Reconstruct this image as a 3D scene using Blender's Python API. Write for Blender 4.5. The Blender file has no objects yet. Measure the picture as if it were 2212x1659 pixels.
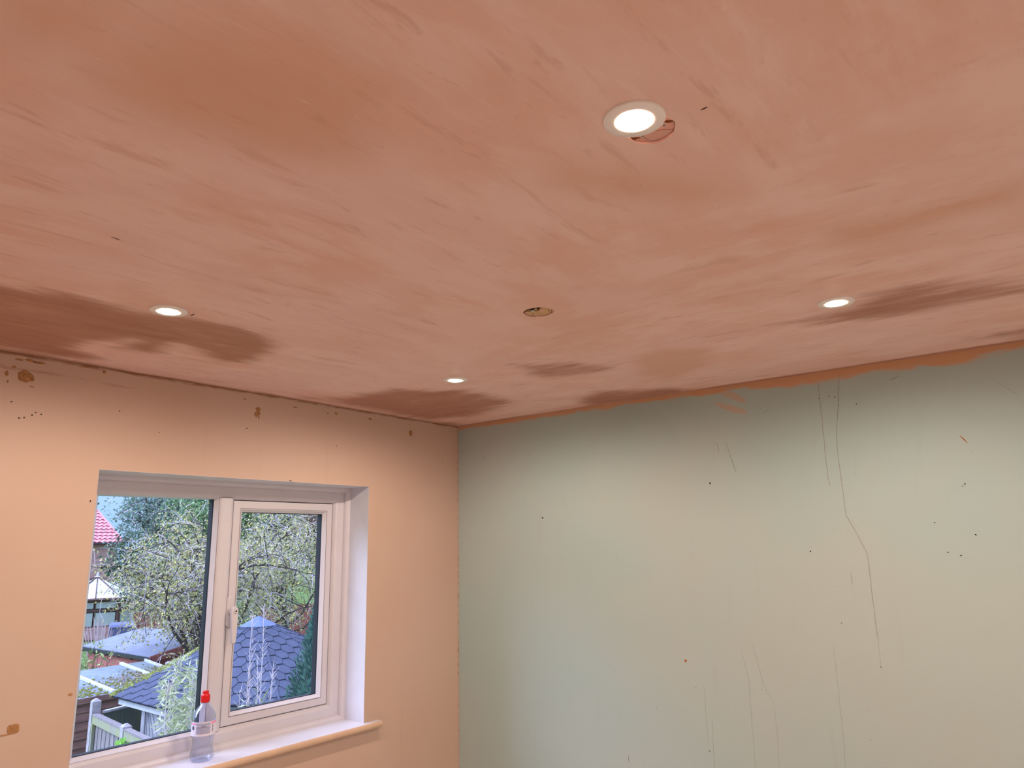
import bpy, bmesh, math, random
import numpy as np
from mathutils import Vector, Matrix

S = bpy.context.scene
COL = S.collection
PI = math.pi
rng = np.random.default_rng(7)
random.seed(7)

# ------------------------------------------------------------------ camera
W_PX, H_PX = 2212.0, 1659.0
F_PX = 1567.684
YAW, PITCH, ROLL = math.radians(52.298), math.radians(12.4567), math.radians(-1.1495)
CAM = np.array([-2.76858, -2.49871, 1.75])
_fw = np.array([math.sin(YAW)*math.cos(PITCH), math.cos(YAW)*math.cos(PITCH), math.sin(PITCH)])
_r0 = np.array([math.cos(YAW), -math.sin(YAW), 0.0])
_u0 = np.cross(_r0, _fw)
_r = math.cos(ROLL)*_r0 + math.sin(ROLL)*_u0
_u = -math.sin(ROLL)*_r0 + math.cos(ROLL)*_u0
cam_data = bpy.data.cameras.new('camera')
cam_data.sensor_width = 36.0
cam_data.sensor_fit = 'HORIZONTAL'
cam_data.lens = F_PX / W_PX * 36.0
cam_data.clip_start = 0.02
cam_data.clip_end = 600
cam = bpy.data.objects.new('camera', cam_data)
COL.objects.link(cam)
_b = -_fw
cam.matrix_world = Matrix(((_r[0], _u[0], _b[0], CAM[0]), (_r[1], _u[1], _b[1], CAM[1]),
                           (_r[2], _u[2], _b[2], CAM[2]), (0, 0, 0, 1)))
S.camera = cam

# ------------------------------------------------------------------ world, sun, exposure
SKY_STRENGTH = 1.25
SUN_STRENGTH = 5.6
LAMP_W = 26.5
LAMP_COL = (1.0, 0.85, 0.73)
EXPOSURE = 0.12
world = bpy.data.worlds.new('world')
S.world = world
world.use_nodes = True
wn = world.node_tree
wn.nodes.clear()
w_out = wn.nodes.new('ShaderNodeOutputWorld')
w_bg = wn.nodes.new('ShaderNodeBackground')
w_tc = wn.nodes.new('ShaderNodeTexCoord')
w_sep = wn.nodes.new('ShaderNodeSeparateXYZ')
w_mr = wn.nodes.new('ShaderNodeMapRange')
w_mr.inputs[1].default_value = 0.0
w_mr.inputs[2].default_value = 1.0
w_mix = wn.nodes.new('ShaderNodeMix')
w_mix.data_type = 'RGBA'
w_mix.inputs[6].default_value = (0.30, 0.50, 0.86, 1)      # overcast: about a third as bright at the horizon
w_mix.inputs[7].default_value = (1.60, 1.80, 2.60, 1)      # as overhead
wn.links.new(w_tc.outputs['Generated'], w_sep.inputs[0])
wn.links.new(w_sep.outputs[2], w_mr.inputs[0])
wn.links.new(w_mr.outputs[0], w_mix.inputs[0])
wn.links.new(w_mix.outputs[2], w_bg.inputs[0])
w_bg.inputs[1].default_value = SKY_STRENGTH
wn.links.new(w_bg.outputs[0], w_out.inputs[0])

sun_d = bpy.data.lights.new('sun', 'SUN')
sun_d.energy = SUN_STRENGTH
sun_d.angle = math.radians(50)          # sun behind thin cloud
sun_d.color = (0.66, 0.75, 1.0)
sun = bpy.data.objects.new('sun', sun_d)
COL.objects.link(sun)
sun.rotation_euler = Vector((0.68, -0.44, -0.59)).to_track_quat('-Z', 'Y').to_euler()   # low over the gardens on the left

vs = S.view_settings
vs.view_transform = 'Standard'
vs.look = 'None'
vs.exposure = EXPOSURE
vs.gamma = 1.0
vs.use_curve_mapping = False

# ------------------------------------------------------------------ pixel -> place helpers
def ray(x, y):
    return (x - W_PX/2)/F_PX*_r - (y - H_PX/2)/F_PX*_u + _fw
def on_z(x, y, z):
    d = ray(x, y); return CAM + d*((z - CAM[2])/d[2])
def on_y(x, y, Y):
    d = ray(x, y); return CAM + d*((Y - CAM[1])/d[1])
def on_x(x, y, X):
    d = ray(x, y); return CAM + d*((X - CAM[0])/d[0])
def at(x, y, dist):
    d = ray(x, y); return CAM + d*(dist/math.hypot(d[0], d[1]))

# ------------------------------------------------------------------ object helpers
def link(name, verts, faces, mat=None, parent=None, smooth=False):
    me = bpy.data.meshes.new(name)
    me.from_pydata([tuple(map(float, v)) for v in verts], [], [tuple(map(int, f)) for f in faces])
    me.update()
    if smooth:
        me.polygons.foreach_set('use_smooth', [True]*len(me.polygons))
    if mat is not None:
        me.materials.append(mat)
    o = bpy.data.objects.new(name, me)
    COL.objects.link(o)
    if parent is not None:
        o.parent = parent
    return o

def tag(o, label=None, cat=None, group=None, kind=None):
    if label: o['label'] = label
    if cat: o['category'] = cat
    if group: o['group'] = group
    if kind: o['kind'] = kind
    return o

def empty(name, loc=(0, 0, 0), rz=0.0, parent=None):
    o = bpy.data.objects.new(name, None)
    o.empty_display_size = 0.1
    COL.objects.link(o)
    o.location = loc
    o.rotation_euler = (0, 0, rz)
    if parent is not None: o.parent = parent
    return o

class MB:
    def __init__(s): s.v = []; s.f = []
    def add(s, verts, faces):
        n = len(s.v)
        s.v.extend([tuple(v) for v in verts])
        s.f.extend([tuple(i+n for i in f) for f in faces])
        return s
    def box(s, x0, x1, y0, y1, z0, z1):
        return s.add([(x0,y0,z0),(x1,y0,z0),(x1,y1,z0),(x0,y1,z0),(x0,y0,z1),(x1,y0,z1),(x1,y1,z1),(x0,y1,z1)],
                     [(0,3,2,1),(4,5,6,7),(0,1,5,4),(1,2,6,5),(2,3,7,6),(3,0,4,7)])
    def hexa(s, p):     # 8 points, bottom ring then top ring
        return s.add(p, [(0,3,2,1),(4,5,6,7),(0,1,5,4),(1,2,6,5),(2,3,7,6),(3,0,4,7)])
    def lathe(s, prof, n=32, cx=0, cy=0, a0=0.0, a1=2*PI, close=True):
        n0 = len(s.v); m = len(prof)
        cnt = n if close else n+1
        for i in range(cnt):
            a = a0 + (a1-a0)*i/n
            for (r, z) in prof:
                s.v.append((cx+r*math.cos(a), cy+r*math.sin(a), z))
        for i in range(n):
            j = (i+1) % cnt
            for k in range(m-1):
                s.f.append((n0+i*m+k, n0+j*m+k, n0+j*m+k+1, n0+i*m+k+1))
        return s
    def tube(s, pts, radii, n=5, cap=True):
        pts = [np.array(p, float) for p in pts]
        n0 = len(s.v)
        for i, p in enumerate(pts):
            d = pts[min(i+1, len(pts)-1)] - pts[max(i-1, 0)]
            d /= (np.linalg.norm(d)+1e-9)
            a = np.array([0, 0, 1.0]) if abs(d[2]) < 0.9 else np.array([1.0, 0, 0])
            e1 = np.cross(d, a); e1 /= np.linalg.norm(e1); e2 = np.cross(d, e1)
            r = radii[i] if hasattr(radii, '__len__') else radii
            for k in range(n):
                t = 2*PI*k/n
                q = p + r*(math.cos(t)*e1 + math.sin(t)*e2)
                s.v.append(tuple(q))
        for i in range(len(pts)-1):
            for k in range(n):
                k2 = (k+1) % n
                s.f.append((n0+i*n+k, n0+i*n+k2, n0+(i+1)*n+k2, n0+(i+1)*n+k))
        if cap:
            s.f.append(tuple(n0+k for k in range(n)))
            m = n0+(len(pts)-1)*n
            s.f.append(tuple(m+k for k in reversed(range(n))))
        return s
    def prism(s, poly, p0, ex, ey, ez, h):
        """2-D polygon in frame (p0, ex, ey), extruded h along ez"""
        n0 = len(s.v); m = len(poly)
        p0, ex, ey, ez = [np.array(a, float) for a in (p0, ex, ey, ez)]
        for t in (0, h):
            for (a, b) in poly:
                s.v.append(tuple(p0 + a*ex + b*ey + t*ez))
        s.f.append(tuple(n0+k for k in reversed(range(m))))
        s.f.append(tuple(n0+m+k for k in range(m)))
        for k in range(m):
            k2 = (k+1) % m
            s.f.append((n0+k, n0+k2, n0+m+k2, n0+m+k))
        return s
    def build(s, name, mat, parent=None, smooth=False):
        return link(name, s.v, s.f, mat, parent, smooth)

def bevel(o, w=0.004, seg=2):
    m = o.modifiers.new('bevel', 'BEVEL'); m.width = w; m.segments = seg; m.limit_method = 'ANGLE'
    return o

# ------------------------------------------------------------------ material helpers
def srgb(r, g, b):
    def c(v):
        v /= 255.0
        return v/12.92 if v <= 0.04045 else ((v+0.055)/1.055)**2.4
    return (c(r), c(g), c(b), 1.0)

class NT:
    def __init__(s, name):
        s.m = bpy.data.materials.new(name); s.m.use_nodes = True
        s.t = s.m.node_tree; s.t.nodes.clear()
        s.out = s.t.nodes.new('ShaderNodeOutputMaterial')
        s.tc = None
    def n(s, kind, **kw):
        nd = s.t.nodes.new(kind)
        for k, v in kw.items(): setattr(nd, k, v)
        return nd
    def l(s, a, b): s.t.links.new(a, b)
    def coords(s):
        if s.tc is None: s.tc = s.n('ShaderNodeTexCoord')
        return s.tc.outputs['Object']
    def noise(s, scale, detail=4, rough=0.55, stretch=(1, 1, 1), dist=0.0, rot=(0, 0, 0)):
        mp = s.n('ShaderNodeMapping'); mp.inputs['Scale'].default_value = stretch; mp.inputs['Rotation'].default_value = rot
        s.l(s.coords(), mp.inputs[0])
        nz = s.n('ShaderNodeTexNoise'); nz.inputs['Scale'].default_value = scale
        nz.inputs['Detail'].default_value = detail; nz.inputs['Roughness'].default_value = rough
        nz.inputs['Distortion'].default_value = dist
        s.l(mp.outputs[0], nz.inputs['Vector'])
        return nz.outputs[0]
    def attr(s, name):
        a = s.n('ShaderNodeAttribute'); a.attribute_name = name
        return a.outputs['Fac']
    def math(s, op, a, b=None, clamp=False):
        m = s.n('ShaderNodeMath', operation=op); m.use_clamp = clamp
        for i, v in enumerate((a, b)):
            if v is None: continue
            if isinstance(v, (int, float)): m.inputs[i].default_value = v
            else: s.l(v, m.inputs[i])
        return m.outputs[0]
    def ramp(s, v, lo, hi, a=0.0, b=1.0, smooth=True):
        m = s.n('ShaderNodeMapRange'); m.interpolation_type = 'SMOOTHSTEP' if smooth else 'LINEAR'
        m.inputs[1].default_value = lo; m.inputs[2].default_value = hi
        m.inputs[3].default_value = a; m.inputs[4].default_value = b
        s.l(v, m.inputs[0]); return m.outputs[0]
    def mix(s, f, a, b):
        m = s.n('ShaderNodeMix'); m.data_type = 'RGBA'
        if isinstance(f, (int, float)): m.inputs[0].default_value = f
        else: s.l(f, m.inputs[0])
        for i, v in ((6, a), (7, b)):
            if isinstance(v, tuple): m.inputs[i].default_value = v if len(v) == 4 else (*v, 1)
            else: s.l(v, m.inputs[i])
        return m.outputs[2]
    def bsdf(s, col, rough=0.6, spec=0.4, bump=None, bump_str=0.2, bump_dist=0.002, metal=0.0):
        b = s.n('ShaderNodeBsdfPrincipled')
        if isinstance(col, tuple): b.inputs['Base Color'].default_value = col if len(col) == 4 else (*col, 1)
        else: s.l(col, b.inputs['Base Color'])
        if isinstance(rough, (int, float)): b.inputs['Roughness'].default_value = rough
        else: s.l(rough, b.inputs['Roughness'])
        b.inputs['Specular IOR Level'].default_value = spec
        b.inputs['Metallic'].default_value = metal
        if bump is not None:
            bp = s.n('ShaderNodeBump'); bp.inputs['Strength'].default_value = bump_str
            bp.inputs['Distance'].default_value = bump_dist
            s.l(bump, bp.inputs['Height']); s.l(bp.outputs[0], b.inputs['Normal'])
        s.l(b.outputs[0], s.out.inputs[0])
        return s.m

def plain(name, col, rough=0.6, spec=0.4, var=0.12, scale=8.0, stretch=(1, 1, 1), bump=0.15, metal=0.0):
    t = NT(name)
    nz = t.noise(scale, 5, 0.6, stretch)
    c = tuple(col[:3])
    lo = tuple(v*(1-var) for v in c); hi = tuple(min(1, v*(1+var)) for v in c)
    f = t.ramp(nz, 0.3, 0.7)
    return t.bsdf(t.mix(f, (*lo, 1), (*hi, 1)), rough, spec, nz, bump, 0.003, metal)

def add_attr(o, name, vals):
    a = o.data.attributes.new(name, 'FLOAT', 'POINT')
    a.data.foreach_set('value', np.asarray(vals, dtype=np.float32))

def poly_sd(P, poly):
    """signed distance (inside positive) of points P (n,2) to a polygon"""
    P = np.asarray(P, float); poly = np.asarray(poly, float)
    d = np.full(len(P), 1e9); ins = np.zeros(len(P), bool)
    for i in range(len(poly)):
        a, b = poly[i], poly[(i+1) % len(poly)]
        e = b-a; w = P-a
        t = np.clip((w@e)/(e@e+1e-12), 0, 1)
        d = np.minimum(d, np.hypot(*(w - t[:, None]*e).T))
        c1 = (a[1] <= P[:, 1]) != (b[1] <= P[:, 1])
        xs = a[0] + (P[:, 1]-a[1])*(b[0]-a[0])/np.where(abs(b[1]-a[1]) < 1e-12, 1e-12, b[1]-a[1])
        ins ^= c1 & (P[:, 0] < xs)
    return np.where(ins, d, -d)

# ================================================================== ROOM
ZC = 2.35                      # ceiling height
RX0, RY0 = -3.82, -4.13        # far sides of the room (behind the camera)
OX0, OX1, OZ0, OZ1 = -1.731, -0.592, 1.036, 2.013   # window opening
FY = 0.145                     # inner face of the window frame

# ---- materials of the shell
def ceiling_mat():
    t = NT('bare_plaster_ceiling')
    big = t.noise(1.9, 3, 0.5, (1, 1.3, 1), 0.4)
    med = t.noise(3.0, 5, 0.62, (1.0, 2.6, 1), 0.3, (0, 0, 0.12))
    med2 = t.noise(3.0, 5, 0.62, (2.6, 1.0, 1), 0.3, (0, 0, -0.1))
    streak = t.noise(4.2, 8, 0.68, (1.0, 5.0, 1), 0.35, (0, 0, 0.14))
    streak2 = t.noise(4.2, 8, 0.68, (5.0, 1.0, 1), 0.35, (0, 0, -0.16))
    fine = t.noise(60, 4, 0.6)
    side = t.attr('side')
    md = t.mix(side, med, med2); st = t.mix(side, streak, streak2)
    c = t.mix(t.ramp(big, 0.38, 0.64), srgb(226, 188, 176), srgb(223, 178, 160))
    c = t.mix(t.ramp(md, 0.42, 0.62, 0, 0.85), c, srgb(231, 196, 184))
    c = t.mix(t.ramp(st, 0.55, 0.68, 0, 0.6), c, srgb(206, 160, 140))
    c = t.mix(t.ramp(st, 0.44, 0.34, 0, 0.30), c, srgb(235, 205, 194))
    warm = t.attr('warm')
    wv = t.math('ADD', warm, t.math('MULTIPLY', t.math('SUBTRACT', md, 0.5), 2.4))
    c = t.mix(t.ramp(wv, -0.6, 1.1, 0, 0.70), c, srgb(206, 154, 124))
    short = t.noise(11.0, 6, 0.62, (1.0, 3.5, 1), 0.6, (0, 0, 0.3)); short2 = t.noise(11.0, 6, 0.62, (3.5, 1.0, 1), 0.6, (0, 0, -0.3))
    sh = t.mix(side, short, short2)
    c = t.mix(t.ramp(sh, 0.60, 0.72, 0, 0.35), c, srgb(190, 144, 122))
    c = t.mix(t.ramp(sh, 0.38, 0.28, 0, 0.30), c, srgb(238, 210, 200))
    damp = t.attr('damp')
    dn = t.math('ADD', t.math('MULTIPLY', t.math('SUBTRACT', st, 0.5), 2.2),
                t.math('MULTIPLY', t.math('SUBTRACT', md, 0.5), 2.6))
    dv = t.math('ADD', damp, dn)
    c = t.mix(t.ramp(dv, -0.75, 0.95, 0, 0.85), c, srgb(166, 114, 90))
    c = t.mix(t.ramp(dv, 0.75, 1.7, 0, 0.5), c, srgb(148, 94, 70))
    b = t.math('ADD', t.math('MULTIPLY', st, 0.6), t.math('MULTIPLY', fine, 0.25))
    return t.bsdf(c, 0.62, 0.25, b, 0.10, 0.004)

def wall_mat(name, base, alt, smear_col):
    t = NT(name)
    big = t.noise(1.1, 3, 0.5)
    vert = t.noise(5.0, 5, 0.6, (3.0, 3.0, 0.35))
    fine = t.noise(90, 3, 0.6)
    c = t.mix(t.ramp(big, 0.35, 0.65), base, alt)
    c = t.mix(t.ramp(vert, 0.60, 0.75, 0, 0.10), c, srgb(150, 130, 110))
    sm = t.attr('smear')
    nz = t.noise(20.0, 7, 0.70, (0.5, 0.5, 2.2), 0.8)
    v = t.math('ADD', sm, t.math('MULTIPLY', t.math('SUBTRACT', nz, 0.5), 3.4))
    c = t.mix(t.ramp(v, -0.7, 0.7, 0, 0.92), c, smear_col)
    th = t.attr('thin')
    v2 = t.math('ADD', th, t.math('MULTIPLY', t.math('SUBTRACT', nz, 0.5), 2.2))
    c = t.mix(t.ramp(v2, -0.2, 0.6, 0, 0.45), c, smear_col)
    # tiny specks of plaster and dirt
    vo = t.n('ShaderNodeTexVoronoi'); vo.inputs['Scale'].default_value = 9.0
    t.l(t.coords(), vo.inputs['Vector'])
    speck = t.ramp(vo.outputs['Distance'], 0.030, 0.018)
    gate = t.ramp(t.noise(2.2, 2), 0.52, 0.62)
    c = t.mix(t.math('MULTIPLY', speck, t.math('MULTIPLY', gate, 0.5)), c, srgb(110, 75, 55))
    b = t.math('ADD', t.math('MULTIPLY', vert, 0.5), t.math('MULTIPLY', fine, 0.2))
    return t.bsdf(c, 0.55, 0.3, b, 0.10, 0.003)

M = {}
M['ceiling'] = ceiling_mat()
M['peach'] = wall_mat('peach_paint', srgb(201, 173, 156), srgb(198, 167, 149), srgb(140, 92, 60))
M['mint'] = wall_mat('mint_paint', srgb(166, 184, 180), srgb(174, 184, 178), srgb(204, 150, 110))
M['white_wall'] = plain('cream_paint', srgb(240, 233, 228), 0.6)
M['boards'] = plain('floorboards', srgb(240, 233, 228), 0.5, 0.3, 0.15, 3.0, (1, 12, 1))
M['upvc'] = plain('white_plastic_frame', srgb(208, 202, 208), 0.32, 0.5, 0.02, 6.0, bump=0.02)
M['gloss_white'] = plain('white_gloss_paint', srgb(212, 210, 220), 0.38, 0.5, 0.03, 10.0, bump=0.05)
M['joint'] = plain('dark_joint_line', srgb(120, 104, 104), 0.7, 0.2, 0.1)  # thin dark strip in place of a groove round the glazing bead
M['gasket'] = plain('black_gasket', srgb(26, 28, 40), 0.5, 0.3, 0.1)
M['dark'] = plain('dark_hole', srgb(24, 16, 14), 0.9, 0.1, 0.3)
M['filler'] = plain('brown_filler', srgb(166, 120, 80), 0.85, 0.2, 0.3, 60, bump=0.5)
M['crack'] = plain('crack_line', srgb(158, 154, 142), 0.9, 0.1, 0.2, 60)
M['crack_faint'] = plain('crack_line_faint', srgb(174, 184, 176), 0.9, 0.1, 0.1, 60)
M['rust'] = plain('orange_scratch', srgb(166, 96, 52), 0.9, 0.1, 0.2, 60)
M['speck'] = plain('dark_speck', srgb(60, 44, 36), 0.9, 0.1, 0.3, 60)
M['brick'] = None

def grid_lines(lo, hi, step, extra=()):
    n = max(1, int(round((hi-lo)/step)))
    g = list(np.linspace(lo, hi, n+1)) + [e for e in extra if lo < e < hi]
    g = np.unique(np.round(g, 5))
    keep = [g[0]]
    for v in g[1:]:
        if v - keep[-1] > 1e-4: keep.append(v)
    return np.array(keep)

# ---- ceiling with two real round cut-outs
def make_ceiling():
    step = 0.02
    xs = np.arange(RX0, 0.0001, step); xs[-1] = 0.0
    ys = np.arange(RY0, 0.0001, step); ys[-1] = 0.0
    nx, ny = len(xs), len(ys)
    holes = [((-1.863, -2.070), 0.0370, 8), ((-1.269, -1.432), 0.0385, 8)]
    V = [(x, y, ZC) for x in xs for y in ys]
    idx = lambda i, j: i*ny + j
    skip = np.zeros((nx-1, ny-1), bool)
    F = []
    for (c, r, nb) in holes:
        i0 = int(round((c[0]-xs[0])/step)) - nb//2
        j0 = int(round((c[1]-ys[0])/step)) - nb//2
        skip[i0:i0+nb, j0:j0+nb] = True
        ring = [(i0+k, j0) for k in range(nb)] + [(i0+nb, j0+k) for k in range(nb)] + \
               [(i0+nb-k, j0+nb) for k in range(nb)] + [(i0, j0+nb-k) for k in range(nb)]
        n0 = len(V); m = len(ring)
        for (i, j) in ring:
            a = math.atan2(ys[j]-c[1], xs[i]-c[0])
            rr = r*(1 + 0.03*math.sin(3*a+1) + 0.02*math.sin(7*a))
            V.append((c[0]+rr*math.cos(a), c[1]+rr*math.sin(a), ZC))
        up0 = len(V)
        for k in range(m):
            v = V[n0+k]; V.append((v[0], v[1], ZC+0.0125))
        for k in range(m):
            k2 = (k+1) % m
            F.append((idx(*ring[k]), n0+k, n0+k2, idx(*ring[k2])))
            F.append((n0+k, up0+k, up0+k2, n0+k2))
    for i in range(nx-1):
        for j in range(ny-1):
            if not skip[i, j]:
                F.append((idx(i, j), idx(i, j+1), idx(i+1, j+1), idx(i+1, j)))
    # slab above so no light leaks in
    n0 = len(V)
    b = MB().box(RX0-0.1, 0.1, RY0-0.1, 0.3, ZC+0.03, ZC+0.2)
    V += b.v; F += [tuple(i+n0 for i in f) for f in b.f]
    o = link('ceiling', V, F, M['ceiling'])
    P = np.array(V)[:, :2]
    def px(poly): return [on_z(x, y, ZC)[:2] for (x, y) in poly]
    damp = np.full(len(P), -2.0)
    stains = [   # outline in the photo, edge softness in metres, depth
        ([(-160,585),(0,612),(150,640),(330,680),(430,690),(520,703),(575,722),(602,748),(570,772),(520,784),(470,780),(425,757),
          (395,742),(330,765),(240,752),(290,735),(180,742),(150,752),(215,776),(100,768),(0,752),(-160,722)], 0.05, 1.0),
        ([(660,858),(740,858),(800,850),(850,842),(930,841),(1010,845),(1080,858),(1115,871),(1080,882),(1015,900),(930,908),(850,893),(760,876)], 0.07, 1.0),
        ([(1080,786),(1150,781),(1230,780),(1310,783),(1345,796),(1300,806),(1230,818),(1160,822),(1130,806)], 0.07, 0.45),
        ([(1250,862),(1290,846),(1370,842),(1450,838),(1500,842),(1480,850),(1400,860),(1310,874),(1270,876)], 0.06, 1.0),
        ([(1660,703),(1740,688),(1830,664),(1880,634),(1960,612),(2050,604),(2120,603),(2200,606),(2260,612),(2260,632),(2180,642),(2080,660),(1980,680),(1880,690),(1780,697)], 0.07, 0.8),
        ([(2080,740),(2150,716),(2290,690),(2330,712),(2212,732)], 0.05, 0.35),
        ([(420,838),(600,862),(760,893),(900,915),(1000,925),(1000,913),(880,902),(700,868),(560,845)], 0.05, 0.4),
    ]
    for poly, soft, amt in stains:
        sd = poly_sd(P, px(poly))/soft
        damp = np.maximum(damp, np.clip(sd, -2.0, 1.0) + (amt-1.0)*0.9)
    # line of wet plaster left in the angle with the walls
    e1 = (0.022 - (-P[:, 1]))/0.014; e2 = (0.028 - (-P[:, 0]))/0.014
    damp = np.maximum(damp, np.clip(np.maximum(e1, e2), -2.0, 0.55))
    warm = np.full(len(P), -2.0)
    blots = [
        ([(120,60),(420,0),(700,40),(900,170),(930,290),(800,380),(560,350),(330,290),(170,200)], 0.12, 0.9),
        ([(-50,-60),(350,-60),(280,110),(60,140),(-80,120)], 0.10, 0.8),
        ([(1120,300),(1300,330),(1520,350),(1640,410),(1500,470),(1290,450),(1150,410)], 0.10, 0.6),
        ([(1740,490),(1900,460),(2060,420),(2260,350),(2260,440),(2060,480),(1900,530),(1780,540)], 0.08, 0.7),
        ([(1340,770),(1420,745),(1560,745),(1560,790),(1440,830),(1350,815)], 0.08, 0.45),
        ([(960,120),(1120,110),(1180,220),(1080,260),(980,200)], 0.10, 0.5),
        ([(1560,510),(1660,478),(1720,468),(1700,484),(1620,506)], 0.03, 0.9),
        ([(1520,566),(1560,548),(1640,552),(1600,572),(1540,576)], 0.03, 0.5),
        ([(676,112),(720,140),(735,158),(712,152),(690,140)], 0.03, 1.0),
        ([(655,166),(690,164),(694,176),(668,178)], 0.02, 1.0),
        ([(760,172),(820,205),(870,250),(920,288),(880,282),(830,240)], 0.04, 0.9),
        ([(1920,440),(1955,416),(1955,432),(1930,452)], 0.03, 0.9),
    ]
    for poly, soft, amt in blots:
        sd = poly_sd(P, px(poly))/soft
        warm = np.maximum(warm, np.clip(sd, -2.0, 1.0) + (amt-1.0)*0.9)
    side = 1/(1+np.exp(-((P[:, 0] + 1.25) - 0.45*(P[:, 1]+1.4))/0.10))
    add_attr(o, 'damp', damp); add_attr(o, 'warm', warm); add_attr(o, 'side', side)
    tag(o, 'bare pink plaster ceiling with dark damp patches and trowel marks', kind='structure')
    return o
ceiling = make_ceiling()

# ---- window wall
def interp(v, table):
    t = np.array(table, float); return np.interp(v, t[:, 0], t[:, 1])

def make_window_wall():
    xs = grid_lines(RX0, 0.0, 0.03, (OX0, OX1))
    zs = np.unique(np.concatenate([grid_lines(0, 2.15, 0.05, (OZ0, OZ1)), grid_lines(2.15, ZC, 0.006)]))
    V = []; F = []
    ix = {}
    for i, x in enumerate(xs):
        for j, z in enumerate(zs):
            ix[i, j] = len(V); V.append((x, 0.0, z))
    for i in range(len(xs)-1):
        for j in range(len(zs)-1):
            xc, zc = (xs[i]+xs[i+1])/2, (zs[j]+zs[j+1])/2
            if OX0 < xc < OX1 and OZ0 < zc < OZ1: continue
            F.append((ix[i, j], ix[i+1, j], ix[i+1, j+1], ix[i, j+1]))
    b = MB()
    y0, y1 = 0.0006, 0.30
    b.box(RX0-0.1, OX0, y0, y1, -0.2, ZC+0.03); b.box(OX1, 0.1, y0, y1, -0.2, ZC+0.03)
    b.box(OX0, OX1, y0, y1, -0.2, OZ0-0.026); b.box(OX0, OX1, y0, y1, OZ1, ZC+0.03)
    n0 = len(V); V += b.v; F += [tuple(i+n0 for i in f) for f in b.f]
    o = link('wall_window', V, F, M['peach'])
    P = np.array(V)
    tk = interp(P[:, 0], [(-3.8,.02),(-2.2,.018),(-1.9,.012),(-1.5,.014),(-1.2,.010),(-0.9,.008),(-.5,.010),(-.1,.008),(0,.012)])
    smear = np.clip((P[:, 2]-(ZC-tk*0.55))/0.010, -2, 0.7)
    corner = np.clip((P[:, 0]+0.007)/0.008, -2, -0.1)
    smear = np.maximum(smear, corner)
    smear = np.where(P[:, 1] > 1e-4, -2, smear)
    # rough skirt of plaster a few centimetres below the ceiling line
    line = ZC - 0.052 + 0.004*np.sin(P[:, 0]*9)
    amt = interp(P[:, 0], [(-3.8,-.3),(-2.2,-.1),(-2.0,.05),(-1.6,.0),(-1.4,-.5),(-1.1,-.45),(-.9,-.15),(-.6,-.15),(-.4,-.7),(0,-.8)])
    thin = np.clip(1 - abs(P[:, 2]-line)/0.010, -2, 1)*0.6 + amt - 0.45
    thin = np.where(P[:, 1] > 1e-4, -2, thin)
    add_attr(o, 'smear', smear); add_attr(o, 'thin', thin)
    return tag(o, 'peach painted wall with the white window', kind='structure')
wall_window = make_window_wall()

def make_green_wall():
    ys = grid_lines(RY0, 0.0, 0.015)
    zs = np.unique(np.concatenate([grid_lines(0, 2.05, 0.08), grid_lines(2.05, ZC, 0.006)]))
    V = []; F = []
    ny, nz = len(ys), len(zs)
    for y in ys:
        for z in zs: V.append((0.0, y, z))
    for i in range(ny-1):
        for j in range(nz-1):
            F.append((i*nz+j, i*nz+j+1, (i+1)*nz+j+1, (i+1)*nz+j))
    b = MB().box(0.0006, 0.12, RY0-0.1, 0.3, -0.2, ZC+0.03)
    n0 = len(V); V += b.v; F += [tuple(i+n0 for i in f) for f in b.f]
    o = link('wall_green', V, F, M['mint'])
    P = np.array(V)
    # depth of the plaster smeared below the ceiling, read off the photo along the wall
    tab = []
    for (x, top, bot) in [(990,922,930),(1050,913,920),(1120,902,911),(1200,890,897),(1290,876,884),(1400,860,869),(1470,849,858),
                          (1520,841,852),(1600,829,840),(1650,822,838),(1700,814,836),(1760,805,826),(1800,799,820),(1850,791,809),
                          (1920,780,797),(1980,770,790),(2050,759,786),(2078,755,783),(2110,750,770),(2160,742,756),(2212,733,746)]:
        a = on_x(x, top, 0.0); c = on_x(x, bot, 0.0)
        tab.append((a[1], max(0.004, a[2]-c[2])))
    tab.sort()
    tk = interp(P[:, 1], tab)
    smear = np.clip((P[:, 2]-(ZC-tk))/0.016, -2, 1.0)
    corner = np.clip((P[:, 1]+0.004)/0.006, -2, -0.35)
    smear = np.maximum(smear, corner)
    smear = np.where(P[:, 0] > 1e-4, -2, smear)
    thin = np.full(len(P), -2.0)
    for poly in ([(1545,838),(1590,846),(1612,862),(1614,874),(1592,868),(1560,856)],
                 [(1540,868),(1575,872),(1612,886),(1618,898),(1586,893),(1552,880)],
                 [(1480,846),(1560,838),(1580,846),(1500,858)],
                 [(1280,885),(1330,878),(1330,884),(1290,890)]):
        pp = [on_x(x, y, 0.0)[1:] for (x, y) in poly]
        thin = np.maximum(thin, np.clip(poly_sd(P[:, 1:], pp)/0.010, -2, 0.8))
    thin = np.where(P[:, 0] > 1e-4, -2, thin)
    add_attr(o, 'smear', smear); add_attr(o, 'thin', thin)
    return tag(o, 'pale mint green wall with cracks and scuffs', kind='structure')
wall_green = make_green_wall()

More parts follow.
